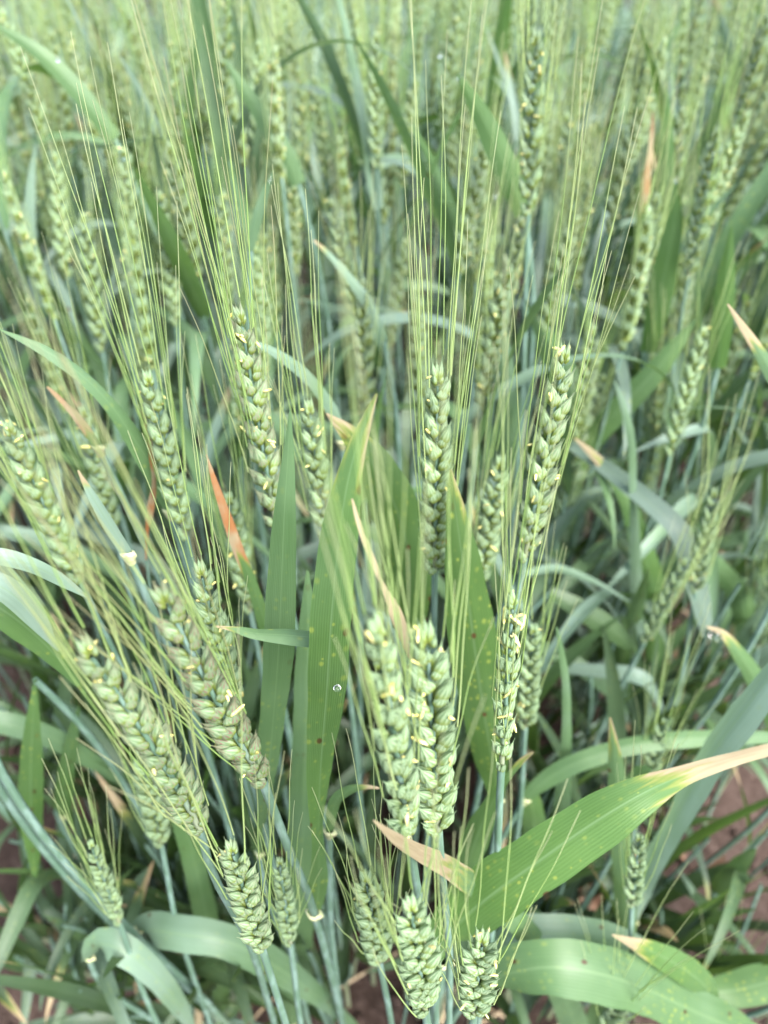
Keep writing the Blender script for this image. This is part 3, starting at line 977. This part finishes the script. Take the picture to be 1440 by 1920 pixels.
shoot("leaf with cream bent tip behind the narrow pale leaf", [(1224, 1240, .42, 24, 0), (1228, 1130, .42, 46, 0), (1205, 1030, .42, 40, 10), (1178, 945, .42, 32, 20), (1145, 890, .42, 22, 20), (1112, 852, .42, 15, 20), (1078, 822, .42, 3, 0)], glauc=.1, spots=.3, dry=.12, n=40)
shoot("narrow pale leaf standing upright with a drooping point", [(1195, 1190, .395, 26, 0), (1192, 1050, .395, 24, 30), (1188, 920, .395, 18, 40), (1184, 830, .395, 16, 20), (1172, 770, .395, 14, 20), (1152, 714, .395, 3, 0)], glauc=.75, spots=.1, n=34)
shoot("broad bright leaf slanting up behind the bright blurred ear", [(1075, 900, .47, 24, 0), (1100, 838, .47, 42, 0), (1160, 768, .47, 46, 0), (1225, 700, .472, 40, 0), (1270, 645, .475, 26, 0), (1305, 598, .48, 3, 0)], glauc=.2, spots=.1, n=34)
shoot("leaf with withered cream tip reaching in at the side edge", [(1510, 790, .31, 30, 0), (1470, 735, .31, 30, 10), (1425, 660, .31, 22, 20), (1390, 608, .31, 13, 20), (1364, 570, .312, 3, 0)], glauc=.6, spots=.1, dry=.32, n=28)
shoot("arched leaf with a hanging dewdrop at its curled cream point", [(1490, 1420, .285, 40, 0), (1440, 1320, .285, 38, 0), (1410, 1262, .285, 34, 10), (1380, 1218, .285, 24, 20), (1355, 1188, .286, 15, 25), (1325, 1175, .287, 3, 0)], glauc=.3, spots=.2, dry=.1, n=30)
shoot("leaf bending over below the outward leaning blurred ear", [(1398, 1260, .43, 26, 0), (1400, 1180, .43, 40, 0), (1385, 1115, .43, 42, 0), (1345, 1062, .43, 34, 15), (1305, 1030, .432, 18, 20), (1270, 1020, .434, 3, 0)], glauc=.3, spots=.1, n=30)
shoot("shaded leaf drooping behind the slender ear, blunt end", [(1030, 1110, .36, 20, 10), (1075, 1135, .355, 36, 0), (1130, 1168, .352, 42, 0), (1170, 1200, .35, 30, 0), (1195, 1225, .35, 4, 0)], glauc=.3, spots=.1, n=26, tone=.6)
shoot("slim upright leaf behind the dark broad one near the slender ear", [(1048, 1600, .25, 30, 0), (1055, 1500, .25, 30, 0), (1062, 1390, .25, 20, 20), (1062, 1290, .25, 16, 20), (1052, 1220, .25, 12, 10), (1043, 1175, .25, 3, 0)], glauc=.55, spots=.1, n=32)
shoot("thin pale blade bowing over in soft focus, behind the slender ear", [(985, 1075, .36, 14, 20), (1040, 1066, .36, 18, 30), (1100, 1085, .36, 14, 30), (1140, 1105, .36, 10, 30), (1180, 1128, .36, 3, 0)], glauc=.9, spots=.1, n=26)
shoot("small curled leaf with a pale point beside the slender ear's stalk", [(868, 1660, .175, 24, 20), (890, 1580, .172, 50, 10), (925, 1500, .17, 30, 30), (955, 1455, .168, 16, 40), (980, 1425, .167, 12, 30), (1000, 1410, .166, 3, 0)], glauc=.15, spots=.2, dry=.06, n=34)
shoot("short twisted leaf with a pale point beside the broad upright one", [(618, 1560, .160, 16, 20), (628, 1505, .158, 24, 20), (655, 1482, .157, 20, 30), (685, 1476, .156, 10, 30), (712, 1478, .156, 3, 0)], glauc=.3, spots=.2, dry=.1, n=26)
shoot("dark pointed leaf standing in shade behind the curled one", [(1010, 1640, .24, 40, 0), (1005, 1570, .24, 46, 0), (995, 1500, .24, 36, 10), (975, 1452, .24, 5, 0)], glauc=.25, spots=.5, n=26)
shoot("deep green leaf between the bent stalk and the low plump ear", [(420, 1900, .2, 30, 0), (400, 1780, .205, 40, 10), (360, 1600, .21, 44, 20), (320, 1450, .215, 30, 20), (290, 1350, .22, 4, 0)], glauc=.3, spots=.3, n=34)
shoot("tan dead leaf tip standing among blurred ears near the top", [(1200, 520, .56, 32, 0), (1206, 430, .56, 24, 0), (1212, 340, .56, 16, 30), (1222, 260, .56, 10, 40), (1224, 210, .56, 3, 0)], glauc=.2, spots=0, dry=.55, rust=.6, n=26)
shoot("soft broad leaf slanting down from a dewdrop at its point, near the top", [(985, 400, .5, 40, 0), (955, 330, .5, 48, 0), (915, 240, .5, 40, 0), (885, 185, .5, 26, 0), (858, 138, .5, 4, 0)], glauc=.2, spots=0, n=26)
shoot("soft green leaf slanting across the upper corner", [(215, 260, .6, 30, 0), (150, 175, .6, 36, 0), (75, 100, .6, 28, 0), (-20, 40, .6, 4, 0)], glauc=.3, spots=0, n=24)
shoot("soft green leaf slanting down behind the brown-tinted awns", [(560, 345, .58, 30, 0), (525, 270, .58, 36, 0), (470, 185, .58, 28, 0), (420, 110, .58, 4, 0)], glauc=.4, spots=0, n=24)
shoot("narrow leaf with cream point crossing a broad soft one, above the spotted leaf", [(720, 640, .44, 20, 0), (690, 570, .44, 22, 0), (650, 515, .44, 16, 20), (615, 475, .44, 10, 20), (588, 450, .44, 3, 0)], glauc=.7, spots=0, dry=.1, n=26)
shoot("pale narrow leaf bent down beside the brown-tinted awns, bead of water on top", [(470, 470, .42, 12, 0), (480, 420, .42, 22, 20), (492, 375, .42, 18, 20), (512, 322, .42, 3, 0)], glauc=.6, spots=0, n=22)
shoot("deep green leaf standing near the side edge in soft focus", [(1345, 690, .46, 30, 0), (1352, 620, .46, 38, 0), (1362, 520, .46, 30, 0), (1372, 425, .46, 4, 0)], glauc=.05, spots=.2, n=24)
shoot("deep green leaf standing behind the anther-dotted leaning ear, water bead at its point", [(1215, 660, .5, 30, 0), (1240, 540, .5, 44, 0), (1262, 430, .5, 32, 0), (1268, 350, .5, 4, 0)], glauc=.1, spots=0, n=24)

# ------------------------------------------------------------------ plants of the field behind, one by one
def arc_leaf(r, L, W, th0, curl, twist, n=20, cols=4, kink=None):
    """A blade that leaves the stalk at th0 from upright and bends over towards +X."""
    th = th0
    p = np.array([0.0, 0, 0])
    C, A = [p.copy()], [th]
    ds = L / (n - 1)
    for i in range(1, n):
        t = i / (n - 1)
        th += curl * ds / L * (0.4 + 1.5 * t)
        if kink and abs(t - kink[0]) < .06:
            th += kink[1] / 3
        p = p + ds * np.array([math.sin(th), 0, math.cos(th)])
        C.append(p.copy())
        A.append(th)
    C = np.array(C)
    C[:, 1] += 0.02 * r.uniform(-1, 1) * np.linspace(0, 1, n) ** 2
    t = np.linspace(0, 1, n)
    wd = W * np.minimum(1, .55 + t * 5) * np.maximum(0, 1 - t ** 2.4) ** .8 + .0004
    side = []
    for i in range(n):
        a = twist * t[i]
        nx = np.array([-math.cos(A[i]), 0, math.sin(A[i])])
        side.append(math.cos(a) * np.array([0, 1.0, 0]) + math.sin(a) * nx)
    return blade(C, wd, side, .25, cols, .06, r.randrange(999))


LEAVES = []
for i in range(18):
    r = random.Random(500 + i)
    kind = i % 3
    if kind == 0:      # upright
        g = arc_leaf(r, r.uniform(.16, .24), r.uniform(.011, .018), r.uniform(.12, .35), r.uniform(.1, .6), r.uniform(-1.5, 1.5))
    elif kind == 1:    # arching
        g = arc_leaf(r, r.uniform(.17, .25), r.uniform(.011, .017), r.uniform(.3, .6), r.uniform(1.0, 2.0), r.uniform(-1.2, 1.2))
    else:              # broken over
        g = arc_leaf(r, r.uniform(.15, .22), r.uniform(.010, .016), r.uniform(.3, .55), r.uniform(.2, .8), r.uniform(-1.2, 1.2), kink=(r.uniform(.35, .6), r.uniform(.9, 1.7)))
    LEAVES.append(g.mesh("leaf", [M_LEAF]))

STEMS = []
for i in range(8):
    r = random.Random(600 + i)
    a, b = r.uniform(-.045, .045), r.uniform(-.03, .03)
    t = np.linspace(0, 1, 14)
    C = np.stack([a * t ** 1.6 + .006 * np.sin(t * 5 + i), b * t ** 1.6, t], 1)
    C[:, :2] -= C[0, :2]
    STEMS.append((C, tube(C, .0019 - .0007 * t, 6).mesh("stem", [M_STEM])))

EARS = []
for i in range(8):
    r = random.Random(700 + i)
    L = r.uniform(.082, .105)
    n = int(L / .0060)
    g, aw = Geo(), Geo()
    t = np.linspace(0, 1, 5)
    g.add(tube(np.stack([0 * t, 0 * t, t * L * .88], 1), .0010 - .0004 * t, 5))
    lay = ear_layout(r, L, n, r.uniform(.95, 1.15), (r.uniform(-.006, .006), r.uniform(-.006, .006)))
    for k, (Ms, _) in enumerate(lay):
        q = r.randrange(len(SPIK_LO))
        g.add(SPIK_LO[q][0], Ms)
        for tip in SPIK_LO[q][1][:2]:
            if r.random() < .55:
                continue
            p = Ms @ Vector(tip)
            s = 1 if k % 2 else -1
            A = frame((1, 0, 0), awn_dir(r, s, k / n, 1.0), p) @ Matrix.Rotation(r.uniform(0, 6.28), 4, 'Z') @ Matrix.Diagonal((1, 1, r.uniform(.05, .08), 1))
            Ca, ra = awn_geo(r, 5, 3)
            aw.add(tube(np.array([(A @ Vector(c))[:] for c in Ca]), ra * 1.0, 3))
    for _ in range(r.randrange(5, 14)):
        Ms, _k = lay[r.randrange(1, n)]
        p = Ms @ Vector((r.uniform(.001, .0044), r.choice((-1, 1)) * r.uniform(.0026, .0042), r.uniform(.004, .011)))
        g.add(ANTH, np.array(Matrix.Translation(p) @ Matrix.Rotation(r.gauss(0, .8), 4, 'X') @ Matrix.Rotation(r.gauss(0, .8), 4, 'Y')), mat=1)
    EARS.append((g.mesh("ear", [M_SPIK, M_ANTH]), aw.mesh("awns", [M_AWN]), g, aw))

NICK = {"E1": "purple-tinged ear", "E2": "low leaning plump ear", "E3": "slim pale ear", "E4": "brown-awned ear", "E5": "short dull ear", "E6": "upright middle ear",
        "E7": "tallest leaning ear", "E8": "dull ear", "E9": "slender ear", "E10": "fat pale ear", "E11": "cream dry strip", "E13": "low plump ear", "E14": "dark hanging ear",
        "E15": "low pale ear", "E16": "small whitish ear", "E17": "unripe low ear", "E19": "yellow-dotted side ear", "E21": "outward leaning blurred ear", "E22": "outward tilting ear",
        "E24": "bright blurred ear", "E25": "young spraying ear", "E26": "bottom corner ear", "E28": "cut-off side ear", "F0": "straight far ear", "F1": "far outward ear", "F3": "soft far ear",
        "F2": "soft pale far ear", "F5": "tan dead leaf tip", "F6": "yellow-dotted far ear", "F4": "far ear between the awns", "F11": "soft green side ear"}
SPOT = {}
HABIT = ["upright", "leaning", "bent"]


def near_what(px, py):
    if not SPOT:
        for k in NICK:
            b, t = EAR_AT[k]
            SPOT[k] = ((b[0] + t[0]) / 2, (b[1] + t[1]) / 2)
    k = min(SPOT, key=lambda q: math.hypot(SPOT[q][0] - px, SPOT[q][1] - py))
    dx, dy = px - SPOT[k][0], py - SPOT[k][1]
    if math.hypot(dx, dy) < 45:
        rel = "close behind"
    else:
        a = int(((math.degrees(math.atan2(-dy, dx)) + 22.5) % 360) // 45)
        rel = ["right of", "up right of", "above", "up left of", "left of", "down left of", "below", "down right of"][a]
        if math.hypot(dx, dy) > 170:
            rel = "well " + rel
    return f"{rel} the {NICK[k]}"


def field_plant(x, y, h, ear_i, lean, az, n_leaf, r, small=False):
    z = ground_height(x, y)
    px, py = project((x, y, h + (.05 if ear_i is not None else 0)))
    dist = "near" if y < .58 else "distant" if y < .8 else "far"
    hb = HABIT[0 if lean < .045 else 1 if lean < .11 else 2]
    if ear_i is None:
        lab = f"{hb} earless leafy shoot, {'low' if h < .26 else 'taller'}, {near_what(px, py)}"
        name, cat, grp = "wheat_shoot", "wheat shoot", "leafy shoots between the stalks"
    else:
        lab = f"{hb} {'short' if h < .55 else 'tall' if h > .61 else 'middling'} wheat plant, {dist}, {near_what(px, py)}"
        name, cat, grp = "wheat_plant", "wheat plant", "blurred wheat plants filling the field"
    root = thing(name, lab, cat, (x, y, z), grp)
    root.rotation_euler = (lean * math.cos(az), lean * math.sin(az), r.uniform(0, 6.28))
    C, sme = STEMS[r.randrange(len(STEMS))]
    obj("stem", sme, root, mat=Matrix.Diagonal((h, h, h, 1)) @ Matrix.Identity(4)) if False else None
    s = obj("stem", sme, root)
    s.scale = (1, 1, h)
    for k in range(n_leaf):
        f = r.uniform(.18, .86) if ear_i is None else r.uniform(.35, .97)
        p = [np.interp(f, np.linspace(0, 1, len(C)), C[:, q]) for q in range(3)]
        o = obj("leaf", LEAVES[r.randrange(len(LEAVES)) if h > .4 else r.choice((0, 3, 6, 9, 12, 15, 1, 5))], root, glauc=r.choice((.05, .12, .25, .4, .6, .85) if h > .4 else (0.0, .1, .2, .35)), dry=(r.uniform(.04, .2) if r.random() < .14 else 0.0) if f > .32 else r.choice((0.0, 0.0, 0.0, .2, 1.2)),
                tone=r.uniform(.6, 1.15) if h > .4 else r.uniform(.32, .75), spots=r.choice((0.0, .3, .6)), rust=r.random() * .35)  # low shoots toned down: deep shade of the undergrowth painted into the leaves
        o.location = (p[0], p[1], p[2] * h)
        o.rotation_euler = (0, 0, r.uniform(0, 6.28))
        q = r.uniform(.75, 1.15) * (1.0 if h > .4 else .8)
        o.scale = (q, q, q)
    if ear_i is not None:
        me, am, _, _ = EARS[ear_i]
        t = C[-1] - C[-2]
        d = nrm([t[0], t[1], t[2] * h])
        M = frame((1, 0, 0), d, (C[-1][0], C[-1][1], h - .002)) @ Matrix.Rotation(r.uniform(0, 6.28), 4, 'Z')
        e = obj("ear", me, root, mat=M, kind="stuff", purple=r.choice((0, 0, .3)))
        obj("awns", am, e, kind="stuff", purple=r.choice((0, 0, .5)))
    return root


def scatter_field():
    r = random.Random(21)
    n = 0
    pts = []
    sp = .056
    y = .43
    while y < 1.36:
        x = -(.52 * y + .16)
        while x < .52 * y + .16:
            pts.append((x + r.uniform(-.024, .024), y + r.uniform(-.024, .024)))
            x += sp
        y += sp * .95
    pts.sort(key=lambda p: p[1])
    for (x, y) in pts:
        if n >= 257:
            break
        px, py = project((x, y, .68))
        # leave the view onto the plants measured one by one open
        h = r.gauss(.590, .035) if y > .6 else r.gauss(.52, .05)
        h = min(h, .66)
        field_plant(x, y, h, r.randrange(len(EARS)), abs(r.gauss(0, .07)), r.uniform(0, 6.28), r.choice((3, 4, 4, 5)), r)
        n += 1
    last = max(p[1] for p in pts[:n])
    for i in range(150):
        y = r.uniform(.19, .66)
        x = r.uniform(-.56, .56) * (y + .12) if i < 70 else r.choice((-1, -1, 1)) * r.uniform(.12, .56) * (y + .12)
        hmax = min(.46, .40 + (y - .2) * .25) - .10
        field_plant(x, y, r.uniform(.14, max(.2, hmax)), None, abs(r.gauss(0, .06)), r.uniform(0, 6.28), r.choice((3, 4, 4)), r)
    for i in range(34):
        y = r.uniform(.42, .78)
        x = r.uniform(.14, .56) * (y + .1)
        field_plant(x, y, r.uniform(.42, .52), None, abs(r.gauss(0, .08)), r.uniform(0, 6.28), r.choice((3, 4)), r)
    for i in range(95):
        if i < 60:
            x, y = r.uniform(-.34, -.02), r.uniform(.19, .42)
        else:
            x, y = r.uniform(.07, .36), r.uniform(.20, .45)
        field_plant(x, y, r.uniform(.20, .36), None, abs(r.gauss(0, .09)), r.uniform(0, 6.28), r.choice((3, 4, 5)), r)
    return last


LAST_Y = scatter_field()


# ------------------------------------------------------------------ the rest of the field, past counting
def far_field():
    r = random.Random(33)
    V, F, U, Mt, K = [], [], [], [], []
    temps = []
    for i in range(8):
        g = Geo()
        h = .58 + .01 * i
        rr = random.Random(800 + i)
        g.add(tube(np.array([[0, 0, 0], [.004, 0, h * .5], [rr.uniform(-.02, .02), rr.uniform(-.02, .02), h]]), [.002, .0018, .0013], 4), mat=0)
        for k in range(3):
            lf = arc_leaf(rr, rr.uniform(.16, .24), rr.uniform(.011, .014), rr.uniform(.2, .5), rr.uniform(.2, 1.8), rr.uniform(-1, 1), n=8, cols=2)
            g.add(lf, np.array(Matrix.Translation((0, 0, h * rr.uniform(.32, .75))) @ Matrix.Rotation(rr.uniform(0, 6.28), 4, 'Z')), mat=1)
        L = .095
        for k in range(14):
            hk, _ = husk(.012, .0034, .004, (0, 0, 0), .25, .0, 4, 5)
            M = Matrix.Translation((0, 0, h + L * k / 14)) @ Matrix.Rotation(math.pi * (k % 2) + i, 4, 'Z') @ Matrix.Translation((.002, 0, 0))
            g.add(hk, np.array(M), mat=2)
        for k in range(8):
            A = frame((1, 0, 0), awn_dir(rr, rr.choice((-1, 1)), .5, 1.1), (0, 0, h + L * rr.uniform(.2, 1))) @ Matrix.Rotation(i, 4, 'Z')
            P = np.array([(A @ Vector((0, 0, z)))[:] for z in (0, .035, .07)])
            g.add(tube(P, [.0004, .0003, .0001], 3), mat=3)
        temps.append((np.concatenate(g.v), np.array(g.f, dtype=object), g))
    y0 = LAST_Y + .03
    out_v, out_f, out_u, out_m, out_k = [], [], [], [], []
    n = 0
    y = .35
    cnt = 0
    while y < 5.0:
        step = .056 if y < 1.6 else .085 if y < 3 else .13
        lim = .52 * y + .16
        x = -2.6
        while x < 2.6:
            xx, yy = x + r.uniform(-.03, .03), y + r.uniform(-.03, .03)
            x += step if abs(x) < lim + .2 else step * 1.5
            if yy < y0 and abs(xx) < .52 * yy + .19:
                continue
            if yy < .62 or yy < y0 and abs(xx) > .52 * yy + 1.0:
                continue
            q = r.randrange(8)
            v, _, g = temps[q]
            a, k = r.uniform(0, 6.28), r.uniform(.9, 1.1)
            lx, ly = r.gauss(0, .06), r.gauss(0, .06)
            ca, sa = math.cos(a) * k, math.sin(a) * k
            w_ = np.stack([v[:, 0] * ca - v[:, 1] * sa + lx * v[:, 2] + xx, v[:, 0] * sa + v[:, 1] * ca + ly * v[:, 2] + yy, v[:, 2] * k], 1)
            out_v.append(w_)
            out_f.append((np.asarray(g.f) + n))
            out_u.append(np.asarray(g.u))
            out_m.append(np.asarray(g.m))
            out_k.append(np.asarray(g.k))
            n += len(v)
            cnt += 1
        y += step
    fv = np.concatenate(out_f).astype(np.int32)
    vv = np.concatenate(out_v).astype(np.float32)
    me = bpy.data.meshes.new("wheat_field")
    me.vertices.add(len(vv))
    me.vertices.foreach_set("co", vv.ravel())
    me.loops.add(fv.size)
    me.loops.foreach_set("vertex_index", fv.ravel())
    me.polygons.add(len(fv))
    me.polygons.foreach_set("loop_start", np.arange(0, fv.size, 4, dtype=np.int32))
    me.polygons.foreach_set("loop_total", np.full(len(fv), 4, dtype=np.int32))
    me.polygons.foreach_set("material_index", np.concatenate(out_k).astype(np.int32))
    me.polygons.foreach_set("use_smooth", np.ones(len(fv), bool))
    for nm, d in (("UVMap", out_u), ("metric", out_m)):
        l = me.uv_layers.new(name=nm)
        l.data.foreach_set("uv", np.concatenate(d).astype(np.float32).ravel())
    for m in (M_STEM, M_LEAF, M_SPIK, M_AWN):
        me.materials.append(m)
    me.update()
    me.validate()
    o = obj("wheat_field", me, glauc=.45, dry=0.0, spots=0.0, rust=0.0, purple=0.0, tone=1.0)
    o["kind"] = "stuff"
    print("far plants", cnt, "faces", len(fv))


far_field()


# ------------------------------------------------------------------ litter on the soil
def litter():
    r = random.Random(44)
    for i in range(46):
        # broad fallen leaf, curled
        L, W = r.uniform(.035, .075), r.uniform(.016, .034)
        n = 10
        t = np.linspace(0, 1, n)
        cv = r.uniform(-.5, .9)
        C = np.stack([L * t, .004 * np.sin(t * 4 + i), .006 + cv * L * .25 * np.sin(t * math.pi) + .004 * np.sin(t * 9 + i)], 1)
        wd = W * np.sin(np.pi * np.clip(t * .94 + .03, 0, 1)) ** .7
        side = np.stack([0 * t, np.cos(.5 * np.sin(t * 3 + i)), np.sin(.5 * np.sin(t * 3 + i))], 1)
        g = blade(C, wd, side, r.uniform(.2, .7), 6, .15, i)
        y = r.uniform(.16, .85)
        x = r.uniform(-.55, .55) * (y + .15)
        if i < 16:
            x, y = r.uniform(-.30, -.06), r.uniform(.17, .36)
        elif i < 24:
            x, y = r.uniform(.1, .34), r.uniform(.2, .5)
        px, py = project((x, y, 0))
        side_w = "on the left" if px < 480 else "in the middle" if px < 960 else "on the right"
        shape = "arched" if cv > .3 else "flat" if cv > -.1 else "hollow"
        size = "large" if L > .058 else "small" if L < .045 else "medium"
        lab = f"{size} {shape} fallen leaf on soil {side_w}, {'near the edge' if py > 1600 else 'between stalks'}"
        o = obj("fallen_leaf", g.mesh("fallen_leaf", [M_DRY]), loc=(x, y, ground_height(x, y) + .001))
        o.rotation_euler = (r.uniform(-.2, .2), r.uniform(-.2, .2), r.uniform(0, 6.28))
        o["label"], o["category"], o["group"] = lab, "fallen leaf", "fallen leaves on the soil"
    for i in range(34):
        L = r.uniform(.05, .16)
        t = np.linspace(0, 1, 7)
        C = np.stack([L * (t - .5), .006 * np.sin(t * 4 + i) * r.uniform(-1, 1), .004 + .01 * t * r.random()], 1)
        g = tube(C, .0012 + .0006 * np.sin(t * 8 + i) * .5, 6)
        y = r.uniform(.15, .7)
        x = r.uniform(-.55, .55) * (y + .15)
        px, py = project((x, y, 0))
        o = obj("dry_straw", g.mesh("dry_straw", [M_STRAW]), loc=(x, y, ground_height(x, y) + .001))
        o.rotation_euler = (0, r.uniform(-.1, .1), r.uniform(0, 6.28))
        o["label"] = f"{'long' if L > .11 else 'short'} dry straw on the soil {'on the left' if px < 480 else 'mid-picture' if px < 960 else 'on the right'}, {'near the edge' if py > 1600 else 'between stalks'}"
        o["category"], o["group"] = "straw", "dry straws on the soil"


litter()


# ------------------------------------------------------------------ dew
def dew(px, py, Y, rpx, label, stretch=1.15):
    p = at(px, py, Y)
    rad = rpx * depth(p) / FPX
    P, U = [], []
    for i in range(13):
        a = i / 12 * math.pi
        s = max(math.sin(a), .002)
        k = 1.0 if i > 6 else 1.0 - .10 * (1 - math.sin(a))
        P.append([(rad * s * k * math.cos(j * .3927), rad * s * k * math.sin(j * .3927), rad * math.cos(a) * (stretch if i < 6 else 1.0)) for j in range(16)])
        U.append([(j / 16, i / 12) for j in range(16)])
    g = Geo()
    g.grid(np.array(P)[::-1], np.array(U), closed=True)
    o = obj("dew_drop", g.mesh("dew_drop", [M_DEW]), loc=p)
    o["label"], o["category"], o["group"] = label, "dew drop", "dew drops on the leaves"


dew(1341, 1193, .284, 12.0, "clear round dewdrop hanging under the cream curled leaf point at the side")
dew(632, 1290, .143, 7.2, "flat clear water bead lying on the broad spotted upright leaf", .6)
dew(507, 338, .418, 3.3, "tiny dewdrop on the tip of the pale bent leaf beside brown awns")
dew(1268, 338, .5, 4.4, "dewdrop at the point of the deep green leaf near the top")
dew(860, 146, .5, 3.9, "dewdrop at the point of the soft broad slanting leaf, higher up")
dew(825, 104, .55, 3.9, "bright blurred dewdrop close to the top edge, in the middle")
dew(930, 366, .5, 5.0, "blurred dewdrop beside the soft slanting leaf's lower edge")
dew(1186, 502, .5, 3.9, "small blurred dewdrop behind the long slanting awns")
dew(108, 112, .55, 3.9, "bright blurred dewdrop at the upper corner, above the fanned awns")


# ------------------------------------------------------------------ alike neighbours are told apart by their order
def tell_apart():
    by = {}
    for o in list(scene.objects):
        if o.parent is None and o.get("label") and o.get("group"):
            by.setdefault(o["label"], []).append(o)
    names = ["leftmost", "second from left", "third from left", "fourth from left", "fifth from left", "sixth from left", "seventh from left", "eighth from left", "ninth from left", "tenth from left", "eleventh from left"]
    for lab, os_ in by.items():
        if len(os_) < 2 or len(os_) > 11:
            continue
        os_.sort(key=lambda o: project((o.location.x, o.location.y, .55 if o["category"] == "wheat plant" else .2 if o["category"] == "wheat shoot" else 0))[0])
        for i, o in enumerate(os_):
            new = f"{lab}, {'rightmost' if i == len(os_) - 1 else names[i]}"
            if len(new.replace("-", " ").split()) > 16:
                new = new.replace(" middling", "").replace(" earless", "")
            o["label"] = new


tell_apart()
